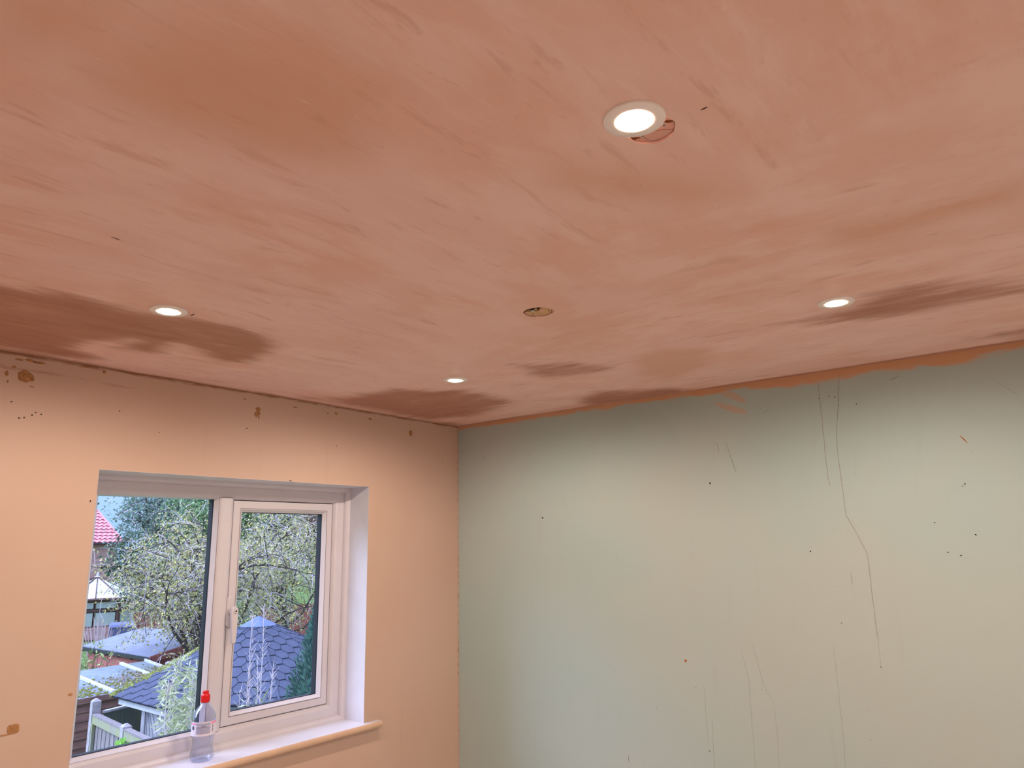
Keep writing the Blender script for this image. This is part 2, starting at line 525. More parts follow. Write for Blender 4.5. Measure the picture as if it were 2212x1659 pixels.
tag(MB().box(RX0-0.1, RX0, RY0-0.1, 0.3, -0.2, ZC+0.03).build('wall_left', M['white_wall']), 'cream wall behind the camera', kind='structure')
tag(MB().box(RX0, 0.0, RY0-0.1, RY0, -0.2, ZC+0.03).build('wall_back', M['white_wall']), 'cream wall behind the camera', kind='structure')
fl = empty('floor'); tag(fl, 'pale bare floorboards', kind='structure')
MB().box(RX0, 0.0, RY0, 0.0, -0.2, -0.012).build('subfloor', M['boards'], fl)
_nb = 28
for k in range(_nb):
    y0 = RY0 + (0-RY0)*k/_nb; y1 = RY0 + (0-RY0)*(k+1)/_nb
    MB().box(RX0+0.002, -0.002, y0+0.0015, y1-0.0015, -0.012, 0.0).build('floorboard', M['boards'], fl)

# ---- marks on the walls: thin ribbons and small patches lying on the paint
def strip_on_green(px, w, mat, name):
    pts = [on_x(x, y, -0.0008) for (x, y) in px]
    pts = [np.array(p) for p in pts]
    V = []; F = []
    for i, p in enumerate(pts):
        d = pts[min(i+1, len(pts)-1)] - pts[max(i-1, 0)]; d /= np.linalg.norm(d)
        nrm = np.array([0, -d[2], d[1]])
        ww = w*(0.35 if i in (0, len(pts)-1) else 1.0)
        V += [tuple(p+nrm*ww), tuple(p-nrm*ww), tuple(p+np.array([0.0006, 0, 0])+nrm*ww), tuple(p+np.array([0.0006, 0, 0])-nrm*ww)]
    for i in range(len(pts)-1):
        a = 4*i; b = a+4
        F += [(a, b, b+1, a+1), (a, a+2, b+2, b), (a+1, b+1, b+3, a+3)]
    return link(name, V, F, mat, wall_green)

def wiggle(px, n=5, amp=0.8):
    out = []
    for i in range(len(px)-1):
        a, b = np.array(px[i], float), np.array(px[i+1], float)
        for k in range(n):
            t = k/n; q = a+(b-a)*t
            if not (i == 0 and k == 0): q = q + np.array([random.uniform(-amp, amp), 0])
            out.append(tuple(q))
    out.append(px[-1]); return out

for px, w, m in [
    ([(1768,826),(1770,860),(1776,905),(1785,1000),(1789,1033),(1793,1050)], 0.0008, 'crack'),
    ([(1812,805),(1811,870),(1807,945),(1810,985),(1817,1030),(1827,1112),(1849,1150),(1873,1195),(1880,1250),(1891,1340),(1897,1385)], 0.0008, 'crack'),
    ([(1848,982),(1848,1030)], 0.0005, 'crack_faint'),
    ([(1838,1236),(1841,1262)], 0.0007, 'crack'),
    ([(1897,1385),(1900,1415),(1903,1440)], 0.0005, 'crack_faint'),
    ([(1600,1400),(1617,1470),(1625,1570),(1634,1680)], 0.0006, 'crack_faint'),
    ([(1625,1390),(1650,1480),(1672,1520),(1680,1600),(1686,1690)], 0.0006, 'crack_faint'),
    ([(1520,1480),(1525,1540),(1530,1610)], 0.0005, 'crack_faint'),
    ([(1538,1556),(1543,1640),(1548,1690)], 0.0005, 'crack_faint'),
    ([(1800,1400),(1812,1500),(1822,1600),(1828,1680)], 0.0005, 'crack_faint'),
    ([(1616,872),(1616,905)], 0.0005, 'crack_faint')]:
    strip_on_green(wiggle(px, 4, 0.7), w, M[m], 'crack')
for px, w, m in [
    ([(1548,956),(1551,968),(1553,979)], 0.0010, 'crack'),
    ([(1568,956),(1579,990),(1590,1020)], 0.0008, 'crack'),
    ([(2073,941),(2082,949),(2090,957)], 0.0018, 'rust'),
    ([(2098,973),(2101,978)], 0.0014, 'crack'),
    ([(2150,823),(2170,836),(2194,850)], 0.0007, 'crack'),
    ([(1646,895),(1653,890),(1659,885)], 0.0007, 'crack'),
    ([(1140,985),(1146,974)], 0.0008, 'crack'),
    ([(1922,821),(1942,813)], 0.0014, 'filler'),
    ([(1936,808),(1942,807)], 0.0016, 'filler'),
    ([(2040,836),(2046,837)], 0.0009, 'crack'),
    ([(1357,1632),(1358,1645)], 0.0010, 'speck'),
    ([(1417,1524),(1418,1532)], 0.0008, 'crack')]:
    strip_on_green(px, w, M[m], 'scratch')

def blob(center, ex, ey, nz, rx, ry, mat, name, parent, seed=0, t=0.0015, n=14, rough=0.22):
    rr = random.Random(seed)
    poly = []
    for k in range(n):
        a = 2*PI*k/n; q = 1 + rr.uniform(-rough, rough)
        poly.append((rx*q*math.cos(a), ry*q*math.sin(a)))
    return MB().prism(poly, np.array(center, float)-np.array(nz)*0.0004, ex, ey, nz, t+0.0004).build(name, mat, parent)

for i, (x, y, r, m) in enumerate([(1533.5,1044,.0038,'speck'),(1172,1119,.0042,'speck'),(2084,1045.5,.0026,'speck'),(2079,1050,.0018,'speck'),
        (2108,1155,.0022,'speck'),(2048,1193,.0022,'speck'),(2076,1200,.0022,'speck'),(1751,1191,.0024,'speck'),(1903,1441,.0022,'speck'),
        (2019,1129,.0022,'speck'),(1818,1346,.0018,'speck'),(1044,989,.0022,'speck'),(998,1003,.0022,'speck'),(1328,1036,.0020,'crack'),
        (1481,1427,.0060,'rust'),(1503,1485,.0026,'crack'),(1646,1490,.0024,'crack'),(1533,1622,.0024,'speck'),(1873,1532,.0020,'crack'),
        (1881,1599,.0018,'crack'),(1850,873,.0022,'speck'),(1803,858,.0020,'speck'),(1790,856,.0018,'speck'),(1895,970,.0018,'crack'),
        (1962,961,.0018,'crack'),(1769,861,.0018,'speck'),(1811,875,.0016,'speck'),(1637,1420,.0018,'crack'),(1550,1367,.0018,'crack'),(1556,1348,.0018,'crack')]):
    blob(on_x(x, y, 0.0), (0, 1, 0), (0, 0, 1), (-1, 0, 0), r, r*0.8, M[m], 'speck', wall_green, 100+i, 0.0010, 9, 0.35)

for i, (x, y, rx, ry, m) in enumerate([(55,814,.0225,.0200,'filler'),(557.5,884,.0085,.0095,'filler'),(555.5,894,.0120,.0125,'filler'),(559,902,.0030,.0040,'filler'),
        (887,936,.0125,.0150,'filler'),(28.5,1574,.0165,.0130,'filler'),(152.5,1500,.0060,.0040,'filler'),(14,806,.0050,.0080,'filler'),(17,824,.0024,.0048,'filler'),
        (31,793,.0055,.0036,'filler'),(70,836,.0070,.0016,'filler'),(41,903,.0026,.0024,'speck'),(52,902,.0018,.0026,'speck'),(69,897,.0026,.0026,'speck'),
        (89,895,.0026,.0024,'speck'),(77,891,.0034,.0014,'speck'),(25,868,.0030,.0020,'speck'),(258,888,.0024,.0020,'speck'),(533,925,.0024,.0022,'speck'),
        (529,862,.0022,.0020,'speck'),(727,963,.0018,.0018,'speck'),(885,917,.0020,.0018,'speck'),(10,1588,.0120,.0022,'filler'),(627,1038.5,.0064,.0015,'speck'),
        (195,1083,.0016,.0035,'speck'),(344,934,.0016,.0014,'speck'),(708,893,.0030,.0022,'speck'),(637,880,.0095,.0032,'filler'),(726,893,.0080,.0042,'filler'),
        (799,905,.0085,.0050,'filler'),(84,784,.0150,.0040,'filler'),(66,779,.0120,.0036,'filler'),(42,777,.0110,.0024,'filler'),(180,792,.0180,.0024,'filler'),(205,793,.0080,.0028,'filler'),
        (225,804,.0055,.0055,'filler'),(157,785,.0020,.0070,'filler'),(955,1000,.0014,.0060,'crack')]):
    blob(on_y(x, y, 0.0), (1, 0, 0), (0, 0, 1), (0, -1, 0), rx, ry, M[m], 'filler_patch' if m == 'filler' else 'speck', wall_window, 300+i, 0.0012, 14 if m == 'filler' else 8, 0.2 if i in (0, 4, 5) else 0.38)

# small nicks on the ceiling
for i, (pts, w) in enumerate([([(1514,238),(1521,235),(1528,231)], .0012), ([(409,679),(415,681),(421,678)], .0018), ([(412,683),(416,680),(418,682)], .0016),
        ([(240,512),(252,516),(260,519)], .0014), ([(440,669),(442,668)], .0018), ([(2004,611),(2012,609)], .0016)]):
    q = [np.array(on_z(x, y, ZC-0.0006)) for (x, y) in pts]
    V = []; F = []
    for k, p in enumerate(q):
        d = q[min(k+1, len(q)-1)]-q[max(k-1, 0)]; d /= np.linalg.norm(d); nn = np.array([-d[1], d[0], 0])
        ww = w*(0.4 if k in (0, len(q)-1) else 1)
        V += [tuple(p+nn*ww), tuple(p-nn*ww)]
    for k in range(len(q)-1): F.append((2*k, 2*k+1, 2*k+3, 2*k+2))
    link('nick', V, F, M['speck'], ceiling)

# ================================================================== WINDOW
win = empty('window_1', (0, 0, 0)); tag(win, 'white plastic framed window with a fixed pane and an opening pane', kind='structure')

def profile_frame(x0, x1, z0, z1, prof, name, mat, parent, weld=True):
    """mitred rectangular frame: prof is a list of (inset from the outer edge, y)"""
    V = []; F = []; m = len(prof)
    for (cx, cz, sx, sz) in ((x0, z0, 1, 1), (x1, z0, -1, 1), (x1, z1, -1, -1), (x0, z1, 1, -1)):
        for (d, y) in prof: V.append((cx+sx*d, y, cz+sz*d))
    for c in range(4):
        c2 = (c+1) % 4
        for k in range(m):
            k2 = (k+1) % m
            F.append((c*m+k, c2*m+k, c2*m+k2, c*m+k2))
    return link(name, V, F, mat, parent)

# lining of the reveal (thin painted boards)
MB().box(OX1-0.0005, OX1+0.0, -0.0008, 0.2, OZ0, OZ1).build('reveal_side', M['gloss_white'], win)
MB().box(OX0, OX0+0.0005, -0.0008, 0.2, OZ0, OZ1).build('reveal_side', M['gloss_white'], win)
MB().box(OX0, OX1, -0.0008, 0.2, OZ1-0.0005, OZ1).build('reveal_head', M['gloss_white'], win)
# edge trim between lining and frame
tz0 = OZ0
profile_frame(OX0+0.0006, OX1-0.0006, tz0, OZ1-0.0006, [(0, 0.122), (0.009, 0.124), (0.015, 0.129), (0.019, 0.137), (0.020, FY+0.002), (0, FY+0.002)], 'trim_bead', M['upvc'], win)
# outer frame
X0, X1, Z0, Z1 = OX0+0.003, OX1-0.003, OZ0+0.002, OZ1-0.003
FW = 0.062
outer = [(0, FY), (0.050, FY), (0.058, FY+0.004), (0.064, FY+0.012), (0.066, FY+0.016), (0.066, FY+0.075), (0, FY+0.075)]
profile_frame(X0, X1, Z0, Z1, outer, 'frame', M['upvc'], win)
# mullion between the fixed light and the sash
mx0, mx1 = -1.212, -1.157
mul = [(-0.006, FY+0.016), (-0.004, FY+0.010), (0.004, FY+0.003), (0.010, FY)]
V = []; F = []
pr = [(mx0+d, y) for d, y in mul] + [(mx1-d, y) for d, y in reversed(mul)] + [(mx1+0.006, FY+0.07), (mx0-0.006, FY+0.07)]
n = len(pr)
for z in (Z0+0.060, Z1-0.060):
    for (x, y) in pr: V.append((x, y, z))
for k in range(n): F.append((k, (k+1) % n, n+(k+1) % n, n+k))
link('mullion', V, F, M['upvc'], win)

def glazing(x0, x1, z0, z1, y, parent):
    """double glazed unit: bead, gasket, dark spacer, two panes"""
    profile_frame(x0-0.014, x1+0.014, z0-0.014, z1+0.014, [(0, y-0.016), (0.003, y-0.018), (0.010, y-0.008), (0.014, y-0.003), (0.014, y+0.001), (0, y+0.001)], 'glazing_bead', M['upvc'], parent)
    profile_frame(x0-0.004, x1+0.004, z0-0.004, z1+0.004, [(0, y+0.001), (0.006, y+0.001), (0.007, y+0.004), (0.0045, y+0.006), (0.0045, y+0.032), (0, y+0.032)], 'spacer', M['gasket'], parent)
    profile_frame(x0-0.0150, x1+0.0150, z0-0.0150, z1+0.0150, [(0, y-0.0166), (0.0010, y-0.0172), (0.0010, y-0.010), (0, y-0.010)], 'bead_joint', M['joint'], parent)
    for yy in (y+0.004, y+0.028):
        link('pane', [(x0-0.003, yy, z0-0.003), (x1+0.003, yy, z0-0.003), (x1+0.003, yy, z1+0.003), (x0-0.003, yy, z1+0.003)], [(0, 1, 2, 3)], M['glass'], parent)

t = NT('window_glass')
tr = t.n('ShaderNodeBsdfTransparent'); tr.inputs[0].default_value = (0.97, 0.98, 0.985, 1)
gl = t.n('ShaderNodeBsdfGlossy'); gl.inputs['Roughness'].default_value = 0.02
fr = t.n('ShaderNodeFresnel'); fr.inputs[0].default_value = 1.45
mx = t.n('ShaderNodeMixShader')
t.l(t.math('MULTIPLY', fr.outputs[0], 0.6), mx.inputs[0]); t.l(tr.outputs[0], mx.inputs[1]); t.l(gl.outputs[0], mx.inputs[2]); t.l(mx.outputs[0], t.out.inputs[0])
M['glass'] = t.m

# fixed light on the left
glazing(X0+0.072, -1.228, 1.112, 1.957, FY+0.024, win)
# opening sash on the right
sash = empty('sash', (0, 0, 0), parent=win)
sx0, sx1, sz0, sz1 = mx1+0.0085, X1-0.0700, Z0+0.0690, Z1-0.0690
SY = FY+0.011
profile_frame(sx0, sx1, sz0, sz1, [(0, SY+0.002), (0.003, SY), (0.030, SY), (0.032, SY+0.002), (0.034, SY+0.050), (0, SY+0.050)], 'sash_frame', M['upvc'], sash)
profile_frame(sx0-0.0060, sx1+0.0038, sz0-0.0028, sz1+0.0028, [(0, SY+0.010), (0.008, SY+0.010), (0.008, SY+0.020), (0, SY+0.020)], 'sash_seal', M['gasket'], sash)
glazing(sx0+0.044, sx1-0.044, sz0+0.044, sz1-0.044, SY+0.016, sash)
# handle
h = empty('handle', (0, 0, 0), parent=sash)
hx = -1.143; hz = 1.520
b = MB(); poly = []
for k in range(24):
    a = 2*PI*k/24; poly.append((0.0145*math.cos(a), (0.044 if math.sin(a) > 0 else -0.044) + 0.0145*math.sin(a)))
b.prism(poly, (hx, SY, hz), (1, 0, 0), (0, 0, 1), (0, -1, 0), 0.010)
b.prism([(0.012*math.cos(2*PI*k/20), 0.012*math.sin(2*PI*k/20)) for k in range(20)], (hx, SY-0.010, hz), (1, 0, 0), (0, 0, 1), (0, -1, 0), 0.020)
# lever: rises from the hub, bends and hangs down
lev = [(-0.013, 0.012), (-0.008, 0.018), (0.002, 0.020), (0.011, 0.014), (0.0145, 0.0), (0.0135, -0.05), (0.011, -0.112), (0.004, -0.118), (-0.006, -0.112), (-0.010, -0.05), (-0.014, 0.0)]
b.prism(lev, (hx, SY-0.030, hz), (1, 0, 0), (0, 0, 1), (0, -1, 0), 0.014)
ho = b.build('handle_body', M['upvc'], sash); bpy.data.objects.remove(h)
ho.name = 'handle'; bevel(ho, 0.003, 2)
b = MB().prism([(0.0085*math.cos(2*PI*k/18), 0.0085*math.sin(2*PI*k/18)) for k in range(18)], (hx+0.002, SY-0.044, hz+0.002), (1, 0, 0), (0, 0, 1), (0, -1, 0), 0.003)
b.build('lock_button', M['upvc'], sash)
MB().prism([(0.0034*math.cos(2*PI*k/12), 0.0034*math.sin(2*PI*k/12)) for k in range(12)], (hx+0.002, SY-0.047, hz+0.002), (1, 0, 0), (0, 0, 1), (0, -1, 0), 0.0008).build('keyhole', M['dark'], sash)

# sill board with a bullnose
V = []; F = []
prof = [(0.20, OZ0)] + [(-0.022-0.0125*math.sin(a), OZ0-0.0125+0.0125*math.cos(a)) for a in np.linspace(0, PI, 9)] + [(0.20, OZ0-0.025)]
prof_out = [p for p in prof]
m = len(prof)
xl, xr = OX0-0.075, OX1+0.075
b = MB()
for (xa, xb, ymax) in ((xl, OX0, 0.0), (OX0, OX1, 0.2), (OX1, xr, 0.0)):
    pp = [(min(y, ymax), z) for (y, z) in prof]
    n0 = len(b.v)
    for x in (xa, xb):
        for (y, z) in pp: b.v.append((x, y, z))
    for k in range(m): b.f.append((n0+k, n0+(k+1) % m, n0+m+(k+1) % m, n0+m+k))
    b.f.append(tuple(n0+k for k in range(m))); b.f.append(tuple(n0+m+k for k in reversed(range(m))))
sill = b.build('window_sill', M['gloss_white'], win)
# rounded nosing along the front, painted like the wall
V = []; F = []
arc = [(-0.0225-0.0132*math.sin(a), OZ0-0.0125+0.0132*math.cos(a)) for a in np.linspace(0.42, PI, 9)]
arc += [(-0.0225-0.0120*math.sin(a), OZ0-0.0125+0.0120*math.cos(a)) for a in np.linspace(PI, 0.42, 9)]
na = len(arc)
for x in (xl-0.0006, xr+0.0006):
    for (y, z) in arc: V.append((x, y, z))
for k in range(na): F.append((k, (k+1) % na, na+(k+1) % na, na+k))
F.append(tuple(range(na))); F.append(tuple(reversed(range(na, 2*na))))
M['nosing'] = plain('peach_gloss_paint', srgb(210, 176, 150), 0.45, 0.4, 0.05, 10)
link('sill_nosing', V, F, M['nosing'], win)

# ================================================================== DOWNLIGHTS
t = NT('lamp_lens')
em = t.n('ShaderNodeEmission'); em.inputs[0].default_value = (1.0, 0.74, 0.58, 1); em.inputs[1].default_value = 150.0
t.l(em.outputs[0], t.out.inputs[0]); M['lens'] = t.m
M['bezel'] = plain('white_bezel', srgb(236, 226, 220), 0.4, 0.4, 0.02, 10, bump=0.0)

def downlight(x, y, label):
    e = empty('downlight', (x, y, ZC))
    tag(e, label, 'downlight', 'recessed downlights in the ceiling')
    prof = [(0.0452, 0.0), (0.0452, -0.0026), (0.0440, -0.0040), (0.0300, -0.0046), (0.0245, -0.0044), (0.0238, -0.0030), (0.0238, 0.0)]
    MB().lathe(prof, 48).build('bezel', M['bezel'], e, True)
    lens = [(0.0237, -0.0030)] + [(0.0237*math.cos(a), -0.0030-0.0045*math.sin(a)) for a in np.linspace(0.2, PI/2-0.02, 6)]
    b = MB().lathe(lens, 40)
    b.f.append(tuple(k*len(lens)+len(lens)-1 for k in range(40)))
    lo = b.build('lens', M['lens'], e, True)
    ld = bpy.data.lights.new('lamp', 'SPOT'); ld.energy = LAMP_W; ld.color = LAMP_COL
    ld.spot_size = math.radians(178); ld.spot_blend = 0.50; ld.shadow_soft_size = 0.02
    lm = bpy.data.objects.new('lamp', ld); COL.objects.link(lm); lm.parent = e; lm.location = (0, 0, -0.012)
    return e
downlight(-1.9068, -2.0665, 'large near lit downlight overlapping the round patched hole')
downlight(-1.9068, -0.7304, 'lit downlight beside the long damp patch above the window wall')
downlight(-0.8231, -2.0665, 'lit downlight by the damp patch along the mint green wall')
downlight(-0.8231, -0.7304, 'smallest lit downlight, farthest, near the corner of both walls')
downlight(-1.9068, -3.4026, 'added unseen downlight behind the camera, brightens the walls')  # extra lamp out of view, continues the grid to brighten the walls
downlight(-0.8231, -3.4026, 'added unseen downlight at the rear of the green wall, brightens the walls')  # second unseen lamp of the rear row, added for more light

# ================================================================== CEILING CUT-OUTS
M['gypsum'] = plain('pink_plaster_disc', srgb(206, 158, 142), 0.7, 0.2, 0.06, 30)
M['tan_disc'] = plain('tan_board_disc', srgb(196, 158, 118), 0.75, 0.2, 0.10, 40)
M['brown_edge'] = plain('torn_board_edge', srgb(120, 66, 34), 0.85, 0.2, 0.25, 60)
M['zinc'] = plain('zinc_screw', srgb(190, 180, 176), 0.35, 0.5, 0.05, 40, metal=0.6)
pc = empty('patch_disc', (-1.863, -2.070, ZC)); tag(pc, 'round plasterboard patch with screws set in the ceiling behind the nearest downlight', 'ceiling patch')
poly = []
for k in range(40):
    a = 2*PI*k/40; poly.append((0.0352*math.cos(a), 0.0352*math.sin(a)))
MB().prism(poly, (0, 0, 0.0035), (1, 0, 0), (0, 1, 0), (0, 0, 1), 0.006).build('board', M['gypsum'], pc)
MB().lathe([(0.0352, 0.012), (0.0352, 0.0125), (0.040, 0.0125)], 32).build('backing', M['brown_edge'], pc)
def local(px, py, z, o): return np.array(on_z(px, py, ZC+z)) - np.array(o.location)
for (px, py) in ((1434.2, 269.8), (1387.8, 293.2)):
    p = local(px, py, 0.0035, pc)
    s_ = MB().prism([(0.0029*math.cos(2*PI*k/14), 0.0029*math.sin(2*PI*k/14)) for k in range(14)], (p[0], p[1], 0.0035), (1, 0, 0), (0, 1, 0), (0, 0, -1), 0.0007).build('screw', M['zinc'], pc)
    b = MB().box(p[0]-0.0016, p[0]+0.0016, p[1]-0.0004, p[1]+0.0004, 0.0025, 0.0029)
    b.box(p[0]-0.0004, p[0]+0.0004, p[1]-0.0016, p[1]+0.0016, 0.0025, 0.0029).build('screw_slot', M['dark'], s_)
for seg in (((1405, 283), (1430, 280.5), (1459, 278.8)), ((1389.5, 295), (1396, 299), (1401, 302))):
    pts = [local(x, y, 0.0033, pc) for x, y in seg]
    MB().tube(pts, 0.00035, 4).build('pencil_line', M['brown_edge'], pc)
# torn notches at the rim of the patch
for (px, py, rx, ry, sd) in ((1443, 262.5, .0075, .0030, 1), (1366, 298.5, .0110, .0040, 2)):
    p = local(px, py, 0.0030, pc)
    rr = random.Random(sd)
    poly = [((1+rr.uniform(-.2, .2))*rx*math.cos(2*PI*k/12), (1+rr.uniform(-.2, .2))*ry*math.sin(2*PI*k/12)) for k in range(12)]
    e1 = np.array([0.62, -0.78, 0]); e2 = np.array([0.78, 0.62, 0])
    MB().prism(poly, (p[0], p[1], 0.0036), e1, e2, (0, 0, -1), 0.0009).build('torn_paper', M['brown_edge'], pc)

hc = empty('cable_hole', (-1.269, -1.432, ZC)); tag(hc, 'open round cable hole with a broken tan disc in mid ceiling', 'ceiling hole')
# disc with a bitten-out cavity
cam_dir = np.array([CAM[0]+1.269, CAM[1]+1.432]); cam_dir /= np.linalg.norm(cam_dir)
far = -cam_dir; rgt = np.array([-far[1], far[0]])*-1
poly = []
for k in range(48):
    a = 2*PI*k/48
    dirv = np.array([math.cos(a), math.sin(a)])
    f_, r_ = dirv@far, dirv@rgt
    rad = 0.0355
    ang = math.degrees(math.atan2(-f_, r_))
    if 78 < ang < 174:
        rad = 0.0355*(0.16+0.10*math.sin(k*2.3))
    elif 68 < ang <= 78 or 174 <= ang < 179:
        rad = 0.0355*0.7
    poly.append((rad*math.cos(a), rad*math.sin(a)))
MB().prism(poly, (0, 0, 0.002), (1, 0, 0), (0, 1, 0), (0, 0, 1), 0.006).build('disc', M['tan_disc'], hc)
MB().lathe([(0.0372, 0.0125), (0.0372, 0.05), (0.001, 0.05)], 32).build('cavity', M['dark'], hc)
MB().lathe([(0.0358, 0.0085), (0.0358, 0.0030), (0.0384, 0.0030), (0.0386, 0.0115)], 40).build('rim', M['brown_edge'], hc)
for (px, py, r) in ((1151.5, 678.7, .0021), (1185.3, 670.8, .0020), (1183.5, 680.0, .0014)):
    p = local(px, py, 0.002, hc)
    MB().prism([(r*math.cos(2*PI*k/10), r*math.sin(2*PI*k/10)) for k in range(10)], (p[0], p[1], 0.002), (1, 0, 0), (0, 1, 0), (0, 0, -1), 0.0004).build('screw_hole', M['dark'], hc)
for (px, py, rx, ry, m, sd) in ((1170, 669.8, .0060, .0075, 'gypsum', 4), (1151, 671, .0050, .0060, 'zinc', 5), (1157, 668, .0040, .0045, 'tan_disc', 6)):
    p = local(px, py, 0.003, hc)
    rr = random.Random(sd)
    poly = [((1+rr.uniform(-.3, .3))*rx*math.cos(2*PI*k/11), (1+rr.uniform(-.3, .3))*ry*math.sin(2*PI*k/11)) for k in range(11)]
    MB().prism(poly, (p[0], p[1], 0.0045), (*rgt, 0), (*far, 0), (0, 0, -1), 0.003).build('torn_board', M[m], hc)
for (a0, a1, r) in ((100, 150, .0395), (-30, 20, .0405)):
    pts = []
    for a in np.linspace(math.radians(a0), math.radians(a1), 8):
        q = r*(math.cos(a)*rgt + math.sin(a)*far)*(1+random.uniform(-.02, .02)); pts.append((q[0], q[1], -0.0002))
    MB().tube(pts, 0.0007, 4).build('cut_line', M['brown_edge'], hc)

# ================================================================== WATER BOTTLE ON THE SILL
t = NT('clear_plastic')
tr = t.n('ShaderNodeBsdfTransparent'); tr.inputs[0].default_value = (0.84, 0.87, 0.97, 1)
gl = t.n('ShaderNodeBsdfGlossy'); gl.inputs['Roughness'].default_value = 0.05
lw = t.n('ShaderNodeLayerWeight'); lw.inputs[0].default_value = 0.35
mx = t.n('ShaderNodeMixShader')
t.l(t.ramp(lw.outputs['Facing'], 0.0, 1.0, 0.05, 0.75), mx.inputs[0])
t.l(tr.outputs[0], mx.inputs[1]); t.l(gl.outputs[0], mx.inputs[2]); t.l(mx.outputs[0], t.out.inputs[0])
M['pet'] = t.m
M['red_cap'] = plain('red_plastic', srgb(214, 6, 22), 0.35, 0.5, 0.04, 20, bump=0.0)
M['label_white'] = plain('label_white', srgb(226, 220, 236), 0.5, 0.4, 0.02, 20, bump=0.0)
M['label_pink'] = plain('label_pink', srgb(238, 150, 192), 0.5, 0.4, 0.02, 20, bump=0.0)
M['label_grey'] = plain('label_print', srgb(172, 172, 204), 0.5, 0.4, 0.10, 300, (1, 1, 3), bump=0.0)
M['label_navy'] = plain('label_navy', srgb(30, 46, 84), 0.5, 0.4, 0.05, 20, bump=0.0)
bot = empty('water_bottle', (-1.272, 0.060, OZ0)); tag(bot, 'clear plastic water bottle with red sports cap on the window sill', 'bottle')
bp = []
for (y, hw) in ((1505,150),(1500,188),(1470,214),(1430,226),(1385,228),(1345,224),(1300,211),(1255,201),(1215,196),(1175,194),(1135,197),(1090,206),
                (1045,217),(1010,224),(960,226),(900,227),(820,227),(745,227),(700,224),(665,216),(620,200),(575,178),(535,152),(500,124),(470,98),(450,82),(438,74),(415,71)):
    bp.append((hw*0.000174, (1505-y)*0.000174))
b = MB(); nseg = 48
prof = bp
m_ = len(prof)
for i in range(nseg):
    a = 2*PI*i/nseg
    for (r, z) in prof:
        k = 1.0
        zz = z
        if z < 0.016: k = 1 - 0.07*(0.5+0.5*math.cos(5*a))*(1-z/0.016)          # petal feet
        if 0.030 < z < 0.085: k = 1 - 0.010*(0.5+0.5*math.cos(z*900))            # grip ribs
        b.v.append((k*r*math.cos(a), k*r*math.sin(a), zz))
for i in range(nseg):
    j = (i+1) % nseg
    for k in range(m_-1): b.f.append((i*m_+k, j*m_+k, j*m_+k+1, i*m_+k+1))
n0 = len(b.v); b.v.append((0, 0, 0.010))
for i in range(nseg): b.f.append((i*m_, n0, ((i+1) % nseg)*m_))
b.build('body', M['pet'], bot, True)
zz = lambda y: (1505-y)*0.000174
capo = MB().lathe([(0.0118, zz(418)), (0.0142, zz(412)), (0.0152, zz(398)), (0.0157, zz(330)), (0.0155, zz(285)), (0.0148, zz(270)), (0.0112, zz(256)), (0.0104, zz(248)), (0.0104, zz(214)), (0.0110, zz(208)), (0.0110, zz(200)), (0.0001, zz(200))], 32).build('cap', M['red_cap'], bot, True)
MB().lathe([(0.0124, zz(438)), (0.0132, zz(434)), (0.0132, zz(424)), (0.0118, zz(418))], 28).build('neck_ring', M['pet'], bot, True)
PHI = math.atan2(CAM[1]-0.06, CAM[0]+1.272)
def lab(name, d0, d1, z0, z1, r, mat, parent):
    return MB().lathe([(r, z0), (r, z1)], 24, 0, 0, PHI+math.radians(d0), PHI+math.radians(d1), False).build(name, mat, parent, True)
lb = lab('label', -125, 125, zz(1012), zz(750), 0.0400, M['label_white'], bot)
lab('pink_band', -125, -38, zz(800), zz(772), 0.0402, M['label_pink'], lb)
lab('pink_band', 36, 125, zz(800), zz(758), 0.0402, M['label_pink'], lb)
lab('text_panel', -36, 34, zz(972), zz(832), 0.0402, M['label_grey'], lb)
lab('text_panel', -36, 34, zz(822), zz(772), 0.0402, M['label_grey'], lb)
for k in range(6):
    lab('text_line', -33, 31-(k % 3)*5, zz(955-k*20), zz(949-k*20), 0.0404, M['label_navy'] if k == 5 else M['label_pink'] if False else M['label_grey'], lb)
lab('text_line', -10, 14, zz(830), zz(824), 0.0404, M['label_navy'], lb)
for k in range(7):
    lab('text_mark', 43+(k % 2)*3, 50+(k % 3), zz(948-k*20), zz(938-k*20), 0.0403, M['label_navy'], lb)
# round navy emblem with a white arrow shape
def lab_poly(name, cx, cz, pts, r, mat):
    V = []
    for (u, v) in pts:
        a = PHI + math.radians(cx) + u/r
        V.append((r*math.cos(a), r*math.sin(a), cz+v))
    return link(name, V, [tuple(range(len(V)))], mat, lb)
lab_poly('emblem', -56, zz(862), [(0.0062*math.cos(2*PI*k/18), 0.0066*math.sin(2*PI*k/18)) for k in range(18)], 0.0403, M['label_navy'])
lab_poly('emblem_mark', -56, zz(862), [(-0.003, 0.002), (-0.0006, 0.0005), (-0.0006, -0.004), (0.0006, -0.004), (0.0006, 0.0005), (0.003, 0.002), (0, -0.001)], 0.0405, M['label_white'])

